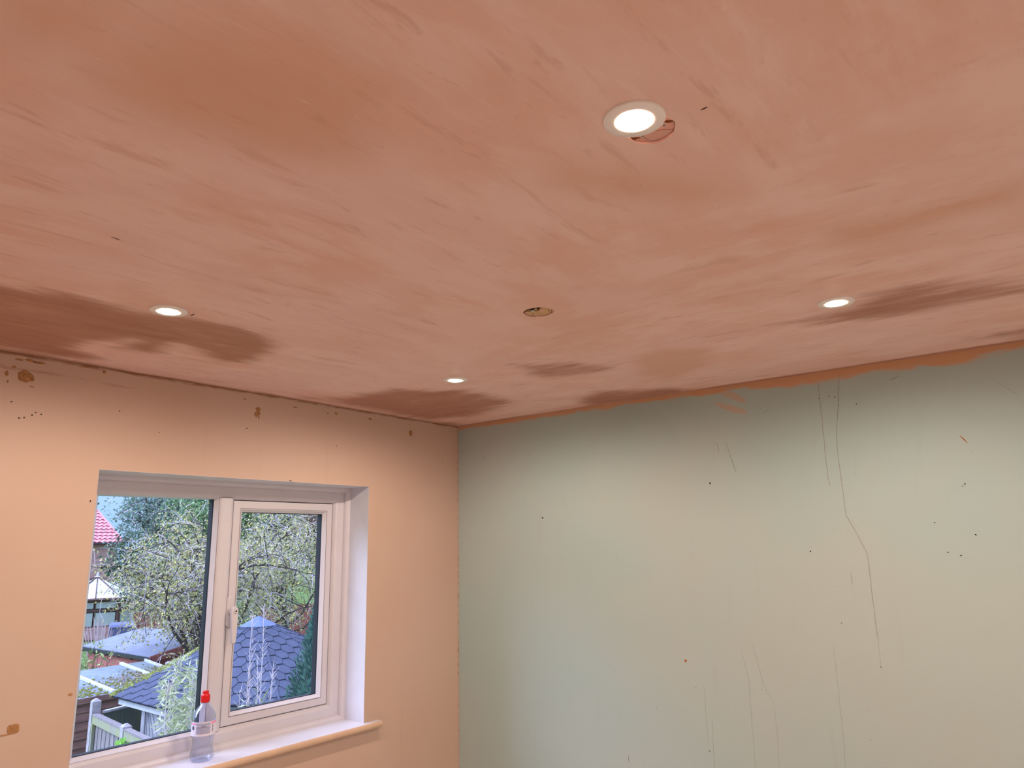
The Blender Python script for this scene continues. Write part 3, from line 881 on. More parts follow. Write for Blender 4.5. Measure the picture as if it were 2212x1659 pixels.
# ================================================================== OUTDOORS
G = -2.2        # garden level below the bedroom floor
M['grass'] = plain('lawn_grass', srgb(96, 122, 70), 0.9, 0.1, 0.35, 1.5, bump=0.6)
M['concrete'] = plain('weathered_concrete', srgb(164, 158, 166), 0.9, 0.15, 0.16, 14, bump=0.6)
def wood_mat(name, a, b_, algae=None):
    t = NT(name)
    g = t.noise(5, 6, 0.65, (9, 9, 0.6), 0.2)
    c = t.mix(t.ramp(g, 0.35, 0.65), a, b_)
    if algae:
        n = t.noise(2.2, 4, 0.6)
        c = t.mix(t.ramp(n, 0.46, 0.60, 0, 0.7), c, algae)
    return t.bsdf(c, 0.85, 0.15, g, 0.4, 0.006)
def wood_h(name, a, b_):
    t = NT(name)
    g = t.noise(4, 6, 0.7, (0.6, 0.6, 9), 0.2)
    big = t.noise(1.6, 3, 0.6)
    c = t.mix(t.ramp(g, 0.35, 0.65), a, b_)
    c = t.mix(t.ramp(big, 0.45, 0.65, 0, 0.45), c, srgb(84, 72, 72))
    return t.bsdf(c, 0.8, 0.2, g, 0.4, 0.006)
M['fence_wood'] = wood_mat('grey_fence_board', srgb(122, 115, 122), srgb(150, 143, 150))
M['fence_rail'] = wood_mat('mossy_fence_rail', srgb(140, 138, 134), srgb(160, 158, 146), srgb(150, 156, 112))
M['shed_wood'] = wood_h('brown_shed_board', srgb(120, 88, 86), srgb(150, 112, 106))
M['felt_grey'] = plain('grey_roof_felt', srgb(128, 134, 158), 0.9, 0.15, 0.12, 5, bump=0.4)
M['felt_green'] = plain('green_roof_felt', srgb(134, 146, 158), 0.9, 0.15, 0.14, 5, bump=0.4)
M['red_paint'] = plain('red_shed_paint', srgb(168, 100, 102), 0.75, 0.25, 0.08, 3, (1, 1, 0.2))
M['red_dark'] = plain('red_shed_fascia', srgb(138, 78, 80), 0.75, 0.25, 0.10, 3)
M['red_fence'] = plain('red_fence_paint', srgb(150, 84, 86), 0.8, 0.2, 0.10, 4, (4, 4, 0.3))
M['gutter'] = plain('black_gutter', srgb(38, 42, 58), 0.4, 0.5, 0.05)
M['batten'] = plain('pale_batten', srgb(196, 196, 208), 0.8, 0.2, 0.08, 6)
M['shingle'] = plain('slate_blue_shingle', srgb(78, 84, 108), 0.9, 0.12, 0.10, 9, bump=0.4)
M['shingle_under'] = plain('roof_underlay', srgb(40, 42, 58), 0.95, 0.1, 0.10, 9)
M['lead'] = plain('lead_cap', srgb(96, 112, 156), 0.6, 0.4, 0.05, 9)
M['moss'] = plain('moss', srgb(122, 126, 72), 0.95, 0.1, 0.35, 20, bump=0.8)
M['litter'] = plain('leaf_litter', srgb(116, 92, 92), 0.9, 0.1, 0.4, 25)
M['litter_pale'] = plain('pale_leaf_litter', srgb(206, 206, 168), 0.9, 0.1, 0.25, 25)
M['white_timber'] = plain('white_timber', srgb(206, 208, 220), 0.6, 0.3, 0.06, 5)
M['dark_green'] = wood_mat('dark_green_board', srgb(92, 112, 108), srgb(108, 124, 114), srgb(108, 120, 88))
M['bark'] = plain('tree_bark', srgb(78, 70, 72), 0.9, 0.15, 0.3, 8, (1, 1, 0.3), bump=0.8)
M['twig'] = plain('pale_twig', srgb(206, 196, 208), 0.85, 0.2, 0.2, 8)
M['cane'] = plain('pale_cane', srgb(206, 190, 196), 0.7, 0.3, 0.12, 8)

def leaf_mat(name, cols, trans=0.25):
    t = NT(name)
    r = t.attr('rnd')
    cr = t.n('ShaderNodeValToRGB')
    el = cr.color_ramp.elements
    while len(el) < len(cols): el.new(0.5)
    for i, c in enumerate(cols):
        el[i].position = i/(len(cols)-1); el[i].color = c
    t.l(r, cr.inputs[0])
    d = t.n('ShaderNodeBsdfPrincipled'); d.inputs['Roughness'].default_value = 0.45; d.inputs['Specular IOR Level'].default_value = 0.5
    t.l(cr.outputs[0], d.inputs['Base Color'])
    tl = t.n('ShaderNodeBsdfTranslucent'); t.l(cr.outputs[0], tl.inputs[0])
    m = t.n('ShaderNodeMixShader'); m.inputs[0].default_value = trans
    t.l(d.outputs[0], m.inputs[1]); t.l(tl.outputs[0], m.inputs[2]); t.l(m.outputs[0], t.out.inputs[0])
    return t.m
M['leaf_apple'] = leaf_mat('yellow_green_leaf', [srgb(104, 118, 84), srgb(146, 154, 104), srgb(196, 196, 128), srgb(226, 216, 130), srgb(176, 150, 136)])
M['leaf_pale'] = leaf_mat('pale_blue_green_leaf', [srgb(88, 118, 116), srgb(118, 146, 134), srgb(150, 172, 150)])
M['leaf_dark'] = leaf_mat('dark_green_leaf', [srgb(44, 70, 62), srgb(66, 96, 78), srgb(90, 118, 92)])
M['leaf_mid'] = leaf_mat('mid_green_leaf', [srgb(76, 116, 76), srgb(106, 148, 98), srgb(150, 184, 124)])
M['leaf_rust'] = leaf_mat('rusty_leaf', [srgb(132, 128, 112), srgb(186, 150, 138), srgb(170, 160, 140)])
M['leaf_bamboo'] = leaf_mat('bamboo_leaf', [srgb(150, 162, 118), srgb(198, 204, 162), srgb(228, 230, 204)])
M['leaf_conifer'] = leaf_mat('conifer_frond', [srgb(52, 92, 92), srgb(76, 120, 112), srgb(112, 152, 140)])
M['leaf_shrub'] = leaf_mat('shrub_leaf', [srgb(104, 130, 84), srgb(158, 176, 112), srgb(196, 204, 150)])

gr = link('ground', [(-80, 0.3, G), (120, 0.3, G), (120, 160, G-0.3), (-80, 160, G-0.3)], [(0, 1, 2, 3)], M['grass'])
tag(gr, 'green garden ground far below the window', kind='structure')

def leaves(name, P, size, mat, parent, flat=0.0, aspect=0.55, kind='stuff', up=None):
    """one pointed-oval leaf per point, random orientation"""
    P = np.asarray(P, float); n = len(P)
    d = rng.normal(size=(n, 3)); d[:, 2] -= 0.3; d /= np.linalg.norm(d, axis=1)[:, None]
    if up is not None: d = d*0.45 + np.asarray(up); d /= np.linalg.norm(d, axis=1)[:, None]
    q = rng.normal(size=(n, 3)); q[:, 2] += flat
    w = np.cross(d, q); w /= (np.linalg.norm(w, axis=1)[:, None]+1e-9)
    s = size*rng.uniform(0.65, 1.3, n)[:, None]
    nrm = np.cross(d, w)
    A = P; B = P + d*s*0.45 + w*s*aspect*0.5 + nrm*s*0.08; Cc = P + d*s; D = P + d*s*0.45 - w*s*aspect*0.5 + nrm*s*0.08
    V = np.stack([A, B, Cc, D], 1).reshape(-1, 3)
    me = bpy.data.meshes.new(name)
    me.vertices.add(4*n); me.vertices.foreach_set('co', V.astype(np.float32).ravel())
    idx = np.arange(4*n).reshape(n, 4)[:, [0, 1, 2, 0, 2, 3]].ravel()
    me.loops.add(6*n); me.loops.foreach_set('vertex_index', idx.astype(np.int32))
    me.polygons.add(2*n); me.polygons.foreach_set('loop_start', np.arange(0, 6*n, 3, dtype=np.int32))
    me.update(); me.validate()
    me.materials.append(mat)
    a = me.attributes.new('rnd', 'FLOAT', 'POINT')
    a.data.foreach_set('value', np.repeat(rng.uniform(0, 1, n), 4).astype(np.float32))
    o = bpy.data.objects.new(name, me); COL.objects.link(o)
    if parent is not None: o.parent = parent
    if kind: o['kind'] = kind
    return o

def branch_pts(a, b, n=6, sag=0.0, wob=0.06):
    a, b = np.array(a, float), np.array(b, float); L = np.linalg.norm(b-a)
    out = []
    off = rng.normal(size=3)*wob*L
    for i in range(n+1):
        t = i/n
        p = a+(b-a)*t + off*math.sin(PI*t) + np.array([0, 0, 1])*sag*L*math.sin(PI*t)
        if 0 < i < n: p = p + rng.normal(size=3)*0.02*L
        out.append(p)
    return out

def tree(name, label, base, trunk_top, trunk_r, center, radii, n_main, n_sub, n_twig, leaf_per, leaf_size, leaf_mat_, sag=0.12, twig_r=0.008, spread=0.10, group='trees beyond the garden', bark='bark', droop=0.0):
    root = empty(name, tuple(base)); tag(root, label, 'tree', group)
    base = np.array(base, float); c = np.array(center, float); R = np.array(radii, float)
    wood = MB(); tw = MB(); L = []
    tt = np.array(trunk_top, float)
    tp = branch_pts(base, tt, 6, 0, 0.03)
    wood.tube([p-base for p in tp], [trunk_r*(1-0.4*i/6) for i in range(7)], 8)
    for i in range(n_main):
        while True:
            u = rng.normal(size=3); u /= np.linalg.norm(u)
            if u[2] > -0.55: break
        end = c + u*R*rng.uniform(0.70, 0.98)
        st = tp[rng.integers(3, 7)] if i > 2 else tt
        bp = branch_pts(st, end, 6, sag, 0.07)
        wood.tube([p-base for p in bp], [trunk_r*0.26*(1-0.85*k/6) for k in range(7)], 5)
        for j in range(n_sub):
            s0 = bp[rng.integers(2, 7)]
            v = rng.normal(size=3); v[2] -= droop; v /= np.linalg.norm(v)
            e = s0 + v*R.mean()*rng.uniform(0.25, 0.5)
            sp = branch_pts(s0, e, 4, sag, 0.08)
            wood.tube([p-base for p in sp], [trunk_r*0.05*(1-0.7*k/4)+twig_r*0.6 for k in range(5)], 4, False)
            for k in range(n_twig):
                s1 = sp[rng.integers(1, 5)]
                v = rng.normal(size=3); v[2] -= droop; v /= np.linalg.norm(v)
                e1 = s1 + v*R.mean()*rng.uniform(0.12, 0.30)
                tpnt = branch_pts(s1, e1, 3, sag, 0.08)
                tw.tube([p-base for p in tpnt], [twig_r*(1-0.6*q/3) for q in range(4)], 3, False)
                ts = rng.uniform(0.15, 1.0, leaf_per)
                pp = np.array(s1)[None]*(1-ts)[:, None] + np.array(e1)[None]*ts[:, None]
                L.append(pp + rng.normal(size=(leaf_per, 3))*spread)
    wood.build('trunk', M[bark], root, True)
    if len(tw.v): tag(tw.build('twigs', M['twig'], root), kind='stuff')
    leaves('foliage', np.concatenate(L)-base, leaf_size, M[leaf_mat_], root)
    return root

# ---- boundary fence: concrete posts, boarded panels
RZ = -0.45
p1 = on_z(208, 1541, RZ); p2 = on_z(276, 1573, RZ)
d12 = (p2-p1)[:2]; pitch12 = np.linalg.norm(d12); d12 = d12/pitch12
n12 = np.array([-d12[1], d12[0]])
if n12@(CAM[:2]-p1[:2]) < 0: n12 = -n12
fen = empty('panel_fence', (p1[0], p1[1], G)); tag(fen, 'weathered grey board fence with concrete posts below the window', 'fence')
def fl_(s, o, z): return (d12[0]*s + n12[0]*o, d12[1]*s + n12[1]*o, z-G)
def fbox(s0, s1, o0, o1, z0, z1, name, mat, parent):
    pts = [fl_(s0,o0,z0), fl_(s1,o0,z0), fl_(s1,o1,z0), fl_(s0,o1,z0), fl_(s0,o0,z1), fl_(s1,o0,z1), fl_(s1,o1,z1), fl_(s0,o1,z1)]
    return MB().hexa(pts).build(name, mat, parent)
for k in range(0, 4):
    s0 = k*pitch12
    top = RZ + (0.19 if k == 0 else 0.05)
    hw = 0.055
    b = MB()
    ring = [(-hw, -hw), (hw, -hw), (hw, hw), (-hw, hw)]
    for z in (G, top-0.035):
        for (a, o) in ring: b.v.append(fl_(s0+a-0.06, o, z))
    b.f += [(0,1,5,4),(1,2,6,5),(2,3,7,6),(3,0,4,7)]
    for (a, o) in ring: b.v.append(fl_(s0+a*0.25-0.06, o*0.25, top))
    b.f += [(4,5,9,8),(5,6,10,9),(6,7,11,10),(7,4,8,11),(8,9,10,11)]
    b.build('post', M['concrete'], fen)
    if k < 3:
        a, e = s0+0.0, s0+pitch12-0.12
        fbox(a, e, -0.03, 0.05, RZ-0.025, RZ, 'capping', M['fence_wood'], fen)
        fbox(a, e, 0.012, 0.045, RZ-0.125, RZ-0.026, 'rail', M['fence_rail'], fen)
        fbox(a, e, 0.012, 0.055, RZ-0.92, RZ-0.83, 'rail', M['fence_rail'], fen)
        fbox(a, e, 0.012, 0.055, RZ-1.66, RZ-1.58, 'rail', M['fence_rail'], fen)
        fbox(a, a+0.045, 0.012, 0.050, RZ-1.58, RZ-0.126, 'stile', M['fence_rail'], fen)
        nb = 14
        for q in range(nb):
            w = (e-a)/nb
            oo = 0.006*(q % 2)
            fbox(a+q*w+0.004, a+(q+1)*w-0.004, -0.012+oo, 0.004+oo, G+0.08, RZ-0.03, 'board', M['fence_wood'], fen)
        fbox(a, e, -0.02, 0.02, G, G+0.075, 'gravel_board', M['concrete'], fen)

# bright green bindweed leaf in front of the fence
lp = at(263, 1606, 8.6)
lf = empty('bindweed', (lp[0], lp[1], G)); tag(lf, 'bright green climbing leaf in front of the board fence', 'climbing plant')
M['bind'] = plain('bright_leaf', srgb(150, 206, 96), 0.5, 0.4, 0.12, 20)
hz_ = lp[2]-G
def heart(px, pz, s, tilt):
    pl = [(0, -0.6), (0.35, -0.25), (0.5, 0.15), (0.38, 0.42), (0.12, 0.38), (0, 0.25), (-0.12, 0.38), (-0.38, 0.42), (-0.5, 0.15), (-0.35, -0.25)]
    ex = np.array([math.cos(-0.6), math.sin(-0.6), 0.1]); ey = np.array([math.sin(tilt)*0.5, math.sin(tilt)*0.4, math.cos(tilt)])
    ez = np.cross(ex, ey); c = np.array([px*0.8, -px*0.6, pz])
    V = [tuple(c+ex*a*s+ey*e_*s+ez*0.12*s*abs(a)*2) for a, e_ in pl] + [tuple(c)]
    return link('leaf', V, [(k, (k+1) % 10, 10) for k in range(10)], M['bind'], lf)
heart(-0.02, hz_, 0.085, 0.3); heart(0.035, hz_-0.015, 0.085, -0.5); heart(0.01, hz_+0.03, 0.06, 0.1)
MB().tube([(0.05, -0.03, 0), (0.0, 0.01, hz_*0.45), (-0.05, 0.02, hz_*0.8), (-0.06, 0.035, hz_-0.12), (-0.03, 0.02, hz_-0.04)], [.006, .005, .004, .003, .003], 5).build('stem', M['gutter'], lf)

# ---- dark green boarded fence behind it
q1 = on_z(221, 1537, RZ); q2 = on_z(291, 1520, RZ)
dd = (q2-q1)[:2]; dd /= np.linalg.norm(dd); nn = np.array([dd[1], -dd[0]])
df = empty('dark_board_fence', (q1[0], q1[1], G)); tag(df, 'dark green vertical board fence with pale capping beside the white summerhouse', 'fence')
bw = 0.105
for k in range(9):
    s0, s1 = 0.02+k*bw, 0.02+(k+1)*bw-0.008
    o = 0.004*(k % 2)
    pts = [(dd[0]*s+nn[0]*(t_+o), dd[1]*s+nn[1]*(t_+o), z) for z in (0, RZ-G-0.02) for (s, t_) in ((s0, 0), (s1, 0), (s1, .018), (s0, .018))]
    MB().hexa(pts).build('board', M['dark_green'], df)
pts = [(dd[0]*s+nn[0]*t_, dd[1]*s+nn[1]*t_, z) for z in (RZ-G-0.02, RZ-G+0.01) for (s, t_) in ((0.02, -.02), (0.965, -.02), (0.965, .045), (0.02, .045))]
MB().hexa(pts).build('capping', M['batten'], df)

# ---- brown shed with mossy felt roof
SF, SB = -0.45, -0.25
a = on_z(163, 1512, SF); c_ = on_z(296, 1488, SF)
e_x = (c_-a); e_x[2] = 0; e_x /= np.linalg.norm(e_x); e_y = np.array([-e_x[1], e_x[0], 0])
shed = empty('timber_shed', (a[0], a[1], G)); shed.rotation_euler = (0, 0, math.atan2(e_x[1], e_x[0]))
tag(shed, 'brown timber shed with mossy felt roof and pale battens', 'shed')
def sh(p): v = np.array(p)-a; return np.array([v@e_x, v@e_y])
SXL, SXR, SD = -0.9, 1.95, 1.50
zf, zb = SF-G, SB-G
# roof deck
V = [(SXL-.05, -.02, zf-.03), (SXR+.05, -.02, zf-.03), (SXR+.05, SD, zb-.03), (SXL-.05, SD, zb-.03), (SXL-.05, -.02, zf), (SXR+.05, -.02, zf), (SXR+.05, SD, zb), (SXL-.05, SD, zb)]
roof = MB().hexa(V).build('roof', M['felt_green'], shed)
def rz(y): return zf + (zb-zf)*(y+.02)/(SD+.02)
V = []
MB().hexa([(SXL-.05, -.021, zf+.001), (SXR+.05, -.021, zf+.001), (SXR+.05, .60, rz(.60)+.002), (SXL-.05, .60, rz(.60)+.002),
           (SXL-.05, -.021, zf+.006), (SXR+.05, -.021, zf+.006), (SXR+.05, .60, rz(.60)+.010), (SXL-.05, .60, rz(.60)+.010)]).build('felt_sheet', M['felt_grey'], roof)
for px_, pyx in (((235, 1497), (168, 1456)), ((337, 1471), (253, 1435))):
    f_ = sh(on_z(*px_, SF)); k_ = sh(on_z(*pyx, SB))
    x_f = f_[0] if f_[1] < 0.5 else k_[0]
    xm = (k_[0] + f_[0])/2 if f_[1] < 0.5 else k_[0]
    MB().hexa([(xm-.03, -.03, zf+.008), (xm+.03, -.03, zf+.008), (xm+.03, SD+.01, zb+.004), (xm-.03, SD+.01, zb+.004),
               (xm-.03, -.03, zf+.045), (xm+.03, -.03, zf+.045), (xm+.03, SD+.01, zb+.041), (xm-.03, SD+.01, zb+.041)]).build('batten', M['batten'], roof)
MB().hexa([(SXR+.03, -.03, zf), (SXR+.06, -.03, zf), (SXR+.06, SD+.01, zb), (SXR+.03, SD+.01, zb), (SXR+.03, -.03, zf+.04), (SXR+.06, -.03, zf+.04), (SXR+.06, SD+.01, zb+.04), (SXR+.03, SD+.01, zb+.04)]).build('batten', M['batten'], roof)
MB().box(SXL-.05, SXR+.05, -.045, -.02, zf-.075, zf+.005).build('fascia', M['shed_wood'], shed)
nb = 13; bh = (zf-0.08)/nb
for k in range(nb):
    z0 = k*bh
    V = [(SXL, .0, z0), (SXR, .0, z0), (SXR, .04, z0), (SXL, .04, z0), (SXL, .022, z0+bh-.004), (SXR, .022, z0+bh-.004), (SXR, .04, z0+bh-.004), (SXL, .04, z0+bh-.004)]
    MB().hexa(V).build('lap_board', M['shed_wood'], shed)
MB().box(SXL, SXL+.03, .04, SD-.05, 0, zf-.04).build('side_wall', M['shed_wood'], shed)
MB().box(SXR-.03, SXR, .04, SD-.05, 0, zf-.04).build('side_wall', M['shed_wood'], shed)
MB().box(SXL, SXR, SD-.08, SD-.05, 0, zb-.05).build('back_wall', M['shed_wood'], shed)
# moss and leaf litter lying on the felt
def scatter_roof(n, xr, yr, dens):
    P = []
    while len(P) < n:
        x = rng.uniform(*xr); y = rng.uniform(*yr)
        if rng.uniform() < dens(x, y): P.append((x, y, rz(y)+.012))
    return np.array(P)
dm = lambda x, y: math.exp(-((y-0.35-0.25*(x-0.9))/0.32)**2)*(0.35+0.65*(math.sin(7*x)*math.sin(5*y+1) > -0.3))
b = MB()
for (x, y, z) in scatter_roof(520, (-.2, 1.9), (0, 1.3), dm):
    s_ = rng.uniform(.012, .035)
    b.add([(x-s_, y-s_*.6, z-.004), (x+s_, y-s_*.5, z-.004), (x+s_*.8, y+s_*.7, z-.004), (x-s_*.9, y+s_*.6, z-.004), (x, y, z+s_*.45)], [(0,1,4),(1,2,4),(2,3,4),(3,0,4)])
tag(b.build('moss', M['moss'], roof), kind='stuff')
dl = lambda x, y: math.exp(-((y-0.55-0.3*(x-1.2))/0.25)**2)*math.exp(-((x-1.35)/0.55)**2)
lt = leaves('leaf_litter', scatter_roof(700, (.3, 1.95), (.05, 1.3), dl), 0.045, M['leaf_rust'], roof, 2.0)
lt2 = leaves('fallen_leaves', scatter_roof(260, (-.6, 1.9), (.02, 1.2), lambda x, y: 0.25+dm(x, y)), 0.035, M['leaf_bamboo'], roof, 2.0)

# ---- red shed with black gutter
RS = -0.2
rL = on_z(178, 1395, RS); rF = on_z(322, 1418, RS)
ry = (rL-rF); ry[2] = 0; Lr = np.linalg.norm(ry); ry /= Lr; rx = np.array([ry[1], -ry[0], 0])
red = empty('red_shed', (rF[0], rF[1], G)); red.rotation_euler = (0, 0, math.atan2(rx[1], rx[0]))
tag(red, 'dull red shed with grey felt roof and black gutter', 'shed')
zz_ = RS-G; RW = 2.6; zr = zz_+0.26
for k in range(3):
    y0, y1 = 0.06+(Lr-.12)*k/3, 0.06+(Lr-.12)*(k+1)/3
    MB().box(0.10, 0.13, y0+.006, y1-.006, 0, zz_-.03).build('wall_panel', M['red_paint'], red)
    MB().box(0.13, 0.15, y0-.02, y1+.02, 0, zz_-.03).build('wall_frame', M['red_dark'], red)
for (y0) in (0.06, Lr-.09):
    MB().prism([(0.13, 0), (RW-.13, 0), (RW-.13, zz_-.03), (RW/2, zr-.04), (0.13, zz_-.03)], (0, y0, 0), (1, 0, 0), (0, 0, 1), (0, 1, 0), .03).build('gable_wall', M['red_dark'], red)
MB().box(RW-.13, RW-.10, 0.06, Lr-.06, 0, zz_-.03).build('wall_panel', M['red_paint'], red)
for s_ in (0, 1):
    xa, xb = (0.0, RW/2) if s_ == 0 else (RW, RW/2)
    V = [(xa, -.02, zz_-.02), (xb, -.02, zr-.02), (xb, Lr+.02, zr-.02), (xa, Lr+.02, zz_-.02), (xa, -.02, zz_), (xb, -.02, zr), (xb, Lr+.02, zr), (xa, Lr+.02, zz_)]
    MB().hexa(V).build('roof_slope', M['felt_grey'], red)
    V = [(xa, -.045, zz_-.13), (xb, -.045, zr-.13), (xb, -.02, zr-.13), (xa, -.02, zz_-.13), (xa, -.045, zz_-.005), (xb, -.045, zr-.005), (xb, -.02, zr-.005), (xa, -.02, zz_-.005)]
    MB().hexa(V).build('bargeboard', M['red_paint'], red)
gut = MB().prism([(-.06, 0), (-.055, -.045), (-.03, -.065), (0.0, -.06), (.012, 0), (.004, 0), (-.006, -.05), (-.03, -.055), (-.048, -.04), (-.052, 0)], (.02, -.06, zz_-.03), (1, 0, 0), (0, 0, 1), (0, 1, 0), Lr+.12).build('gutter', M['gutter'], red)
for k in range(6):
    y0 = 0.1+k*(Lr-.2)/5
    MB().box(-.05, .03, y0-.02, y0+.02, zz_-.105, zz_-.09).build('gutter_bracket', M['gutter'], gut)

# ---- white summerhouse with shingled octagon roof
gc = np.array([4.06, 7.82]); APZ = 0.72; EZ = -0.20; GR = 1.93; PH = math.radians(201.0)
gz = empty('summerhouse', (gc[0], gc[1], G)); tag(gz, 'white octagonal summerhouse with slate blue hexagon shingle roof', 'summerhouse')
cor = [np.array([GR*math.cos(PH+k*PI/4), GR*math.sin(PH+k*PI/4), EZ-G]) for k in range(8)]
apx = np.array([0, 0, APZ-G])
wr = 1.48
for k in range(8):
    a0, a1 = PH+k*PI/4, PH+(k+1)*PI/4
    p0 = np.array([wr*math.cos(a0), wr*math.sin(a0), 0]); p1_ = np.array([wr*math.cos(a1), wr*math.sin(a1), 0])
    ex = p1_-p0; Lw = np.linalg.norm(ex); ex /= Lw; nz = np.array([ex[1], -ex[0], 0])
    MB().prism([(0.05, 0), (Lw-.05, 0), (Lw-.05, EZ-G-.10), (0.05, EZ-G-.10)], p0-nz*.03, ex, (0, 0, 1), nz, .02).build('wall_panel', M['white_timber'], gz)
    if k in (7, 0, 1, 6):
        # diagonal boarding on the panel
        for q in range(9):
            x0 = 0.05 + q*0.16
            pl = [(min(Lw-.05, x0-.45), 1.9), (min(Lw-.05, x0-.41), 1.9), (min(Lw-.05, x0+.06), 1.2), (min(Lw-.05, x0+.02), 1.2)]
            pl = [(max(.05, u), v) for u, v in pl]
            MB().prism(pl, p0-nz*.01, ex, (0, 0, 1), nz, .012).build('diagonal_slat', M['white_timber'], gz)
    MB().prism([(-.05, 0), (.05, 0), (.05, EZ-G-.05), (-.05, EZ-G-.05)], p0-nz*.04, ex, (0, 0, 1), nz, .06).build('corner_post', M['white_timber'], gz)
    # fascia under the eave
    f0, f1 = cor[k]*np.array([.93, .93, 1]), cor[(k+1) % 8]*np.array([.93, .93, 1])
    fx = f1-f0; Lf = np.linalg.norm(fx); fx /= Lf; fn = np.array([fx[1], -fx[0], 0])
    MB().prism([(0, -.12), (Lf, -.12), (Lf, -.0), (0, -.0)], f0, fx, (0, 0, 1), fn, .03).build('fascia', M['white_timber'], gz)
# roof deck
b = MB()
for c in cor: b.v.append(tuple(c*np.array([1, 1, 1])-np.array([0, 0, .015])))
b.v.append(tuple(apx-np.array([0, 0, .015]))); b.v.append((0, 0, EZ-G-.03))
for k in range(8): b.f += [(k, (k+1) % 8, 8), ((k+1) % 8, k, 9)]
deck = b.build('roof_deck', M['shingle_under'], gz)
def clip_poly(poly, tri):
    out = poly
    for i in range(3):
        a_, b_ = np.array(tri[i]), np.array(tri[(i+1) % 3]); e = b_-a_
        ins = lambda p: e[0]*(p[1]-a_[1])-e[1]*(p[0]-a_[0]) >= -1e-9
        new = []
        for j in range(len(out)):
            p, q = np.array(out[j]), np.array(out[(j+1) % len(out)])
            ip, iq = ins(p), ins(q)
            if ip: new.append(tuple(p))
            if ip != iq:
                d = q-p; den = e[0]*d[1]-e[1]*d[0]
                if abs(den) > 1e-12:
                    t_ = (e[0]*(a_[1]-p[1])-e[1]*(a_[0]-p[0]))/den; new.append(tuple(p+d*t_))
        out = new
        if len(out) < 3: return []
    return out
HXW, HXH, GAP = 0.205, 0.225, 0.0035
rest = MB()
for k in range(8):
    c0, c1 = cor[k], cor[(k+1) % 8]
    ex = c1-c0; Lb = np.linalg.norm(ex); ex /= Lb
    mid = (c0+c1)/2; ey = apx-mid; Hs = np.linalg.norm(ey); ey /= Hs; ez = np.cross(ex, ey)
    tri = [(0, 0), (Lb, 0), (Lb/2, Hs)]
    ncol = int(Lb/(0.75*HXW))+2
    for q in range(-ncol, ncol+1):
        xc = Lb/2+q*0.75*HXW
        for r_ in range(-1, int(Hs/HXH)+2):
            yc = r_*HXH+(q % 2)*HXH/2
            a_, h_ = HXW/2-GAP, HXH/2-GAP
            pl = clip_poly([(xc-a_*.5, yc-h_), (xc+a_*.5, yc-h_), (xc+a_, yc), (xc+a_*.5, yc+h_), (xc-a_*.5, yc+h_), (xc-a_, yc)], tri)
            if len(pl) < 3: continue
            area = 0.5*abs(sum(pl[i][0]*pl[(i+1) % len(pl)][1]-pl[(i+1) % len(pl)][0]*pl[i][1] for i in range(len(pl))))
            if area < 0.0012: continue
            V = []; m = len(pl)
            for lev in (0, 1):
                for (u, v) in pl:
                    t_ = 0.5-(v-yc)/HXH          # lower edge stands proud
                    V.append(tuple(c0+ex*u+ey*v+ez*((0.004+0.012*t_) if lev else -0.004)))
            F = [tuple(reversed(range(m))), tuple(range(m, 2*m))]+[(i, (i+1) % m, m+(i+1) % m, m+i) for i in range(m)]
            if k in (7, 0, 1, 2): link('shingle', V, F, M['shingle'], gz)
            else: rest.add(V, F)
tag(rest.build('rear_shingles', M['shingle'], gz), kind='stuff')
# lead cap and hip strips
b = MB()
for k in range(8):
    t_ = 0.145
    p = apx+(cor[k]-apx)*t_; b.v.append((p[0]*1.02, p[1]*1.02, p[2]+.022))
b.v.append((0, 0, apx[2]+.03))
for k in range(8): b.f.append((k, (k+1) % 8, 8))
b.build('lead_cap', M['lead'], gz)
for k in range(8):
    a_ = apx+(cor[k]-apx)*.14; e = cor[k]
    MB().tube([a_+np.array([0, 0, .012]), e+np.array([0, 0, .012])], .016, 6).build('hip_strip', M['shingle'], gz)
# moss along the left hip
b = MB()
for _ in range(520):
    t_ = rng.uniform(0.25, 1.0); p = apx+(cor[7]-apx)*t_
    side = rng.normal()*0.05*(1.2-0.2*t_)
    tang = np.array([-math.sin(PH+7*PI/4), math.cos(PH+7*PI/4), 0])
    p = p + tang*side - np.array([0, 0, abs(side)*.35]) + np.array([0, 0, .02])
    s_ = rng.uniform(.010, .030)
    b.add([(p[0]-s_, p[1]-s_, p[2]-.01), (p[0]+s_, p[1]-s_, p[2]-.01), (p[0]+s_, p[1]+s_, p[2]-.01), (p[0]-s_, p[1]+s_, p[2]-.01), (p[0], p[1], p[2]+s_*.8)], [(0,1,4),(1,2,4),(2,3,4),(3,0,4)])
tag(b.build('moss', M['moss'], gz), kind='stuff')

# ---- concrete gate post beyond the brown shed
gp = on_z(367, 1428, -0.24)
MBp = MB().box(-.06, .06, -.06, .06, 0, -0.24-G-.03)
n0 = len(MBp.v); MBp.v += [(-.03, -.03, -0.24-G), (.03, -.03, -0.24-G), (.03, .03, -0.24-G), (-.03, .03, -0.24-G)]
MBp.f += [(4,5,n0+1,n0),(5,6,n0+2,n0+1),(6,7,n0+3,n0+2),(7,4,n0,n0+3),(n0,n0+1,n0+2,n0+3)]
o = MBp.build('concrete_post', M['concrete']); o.location = (gp[0], gp[1], G); tag(o, 'lone concrete post between the brown shed and the red shed', 'post')

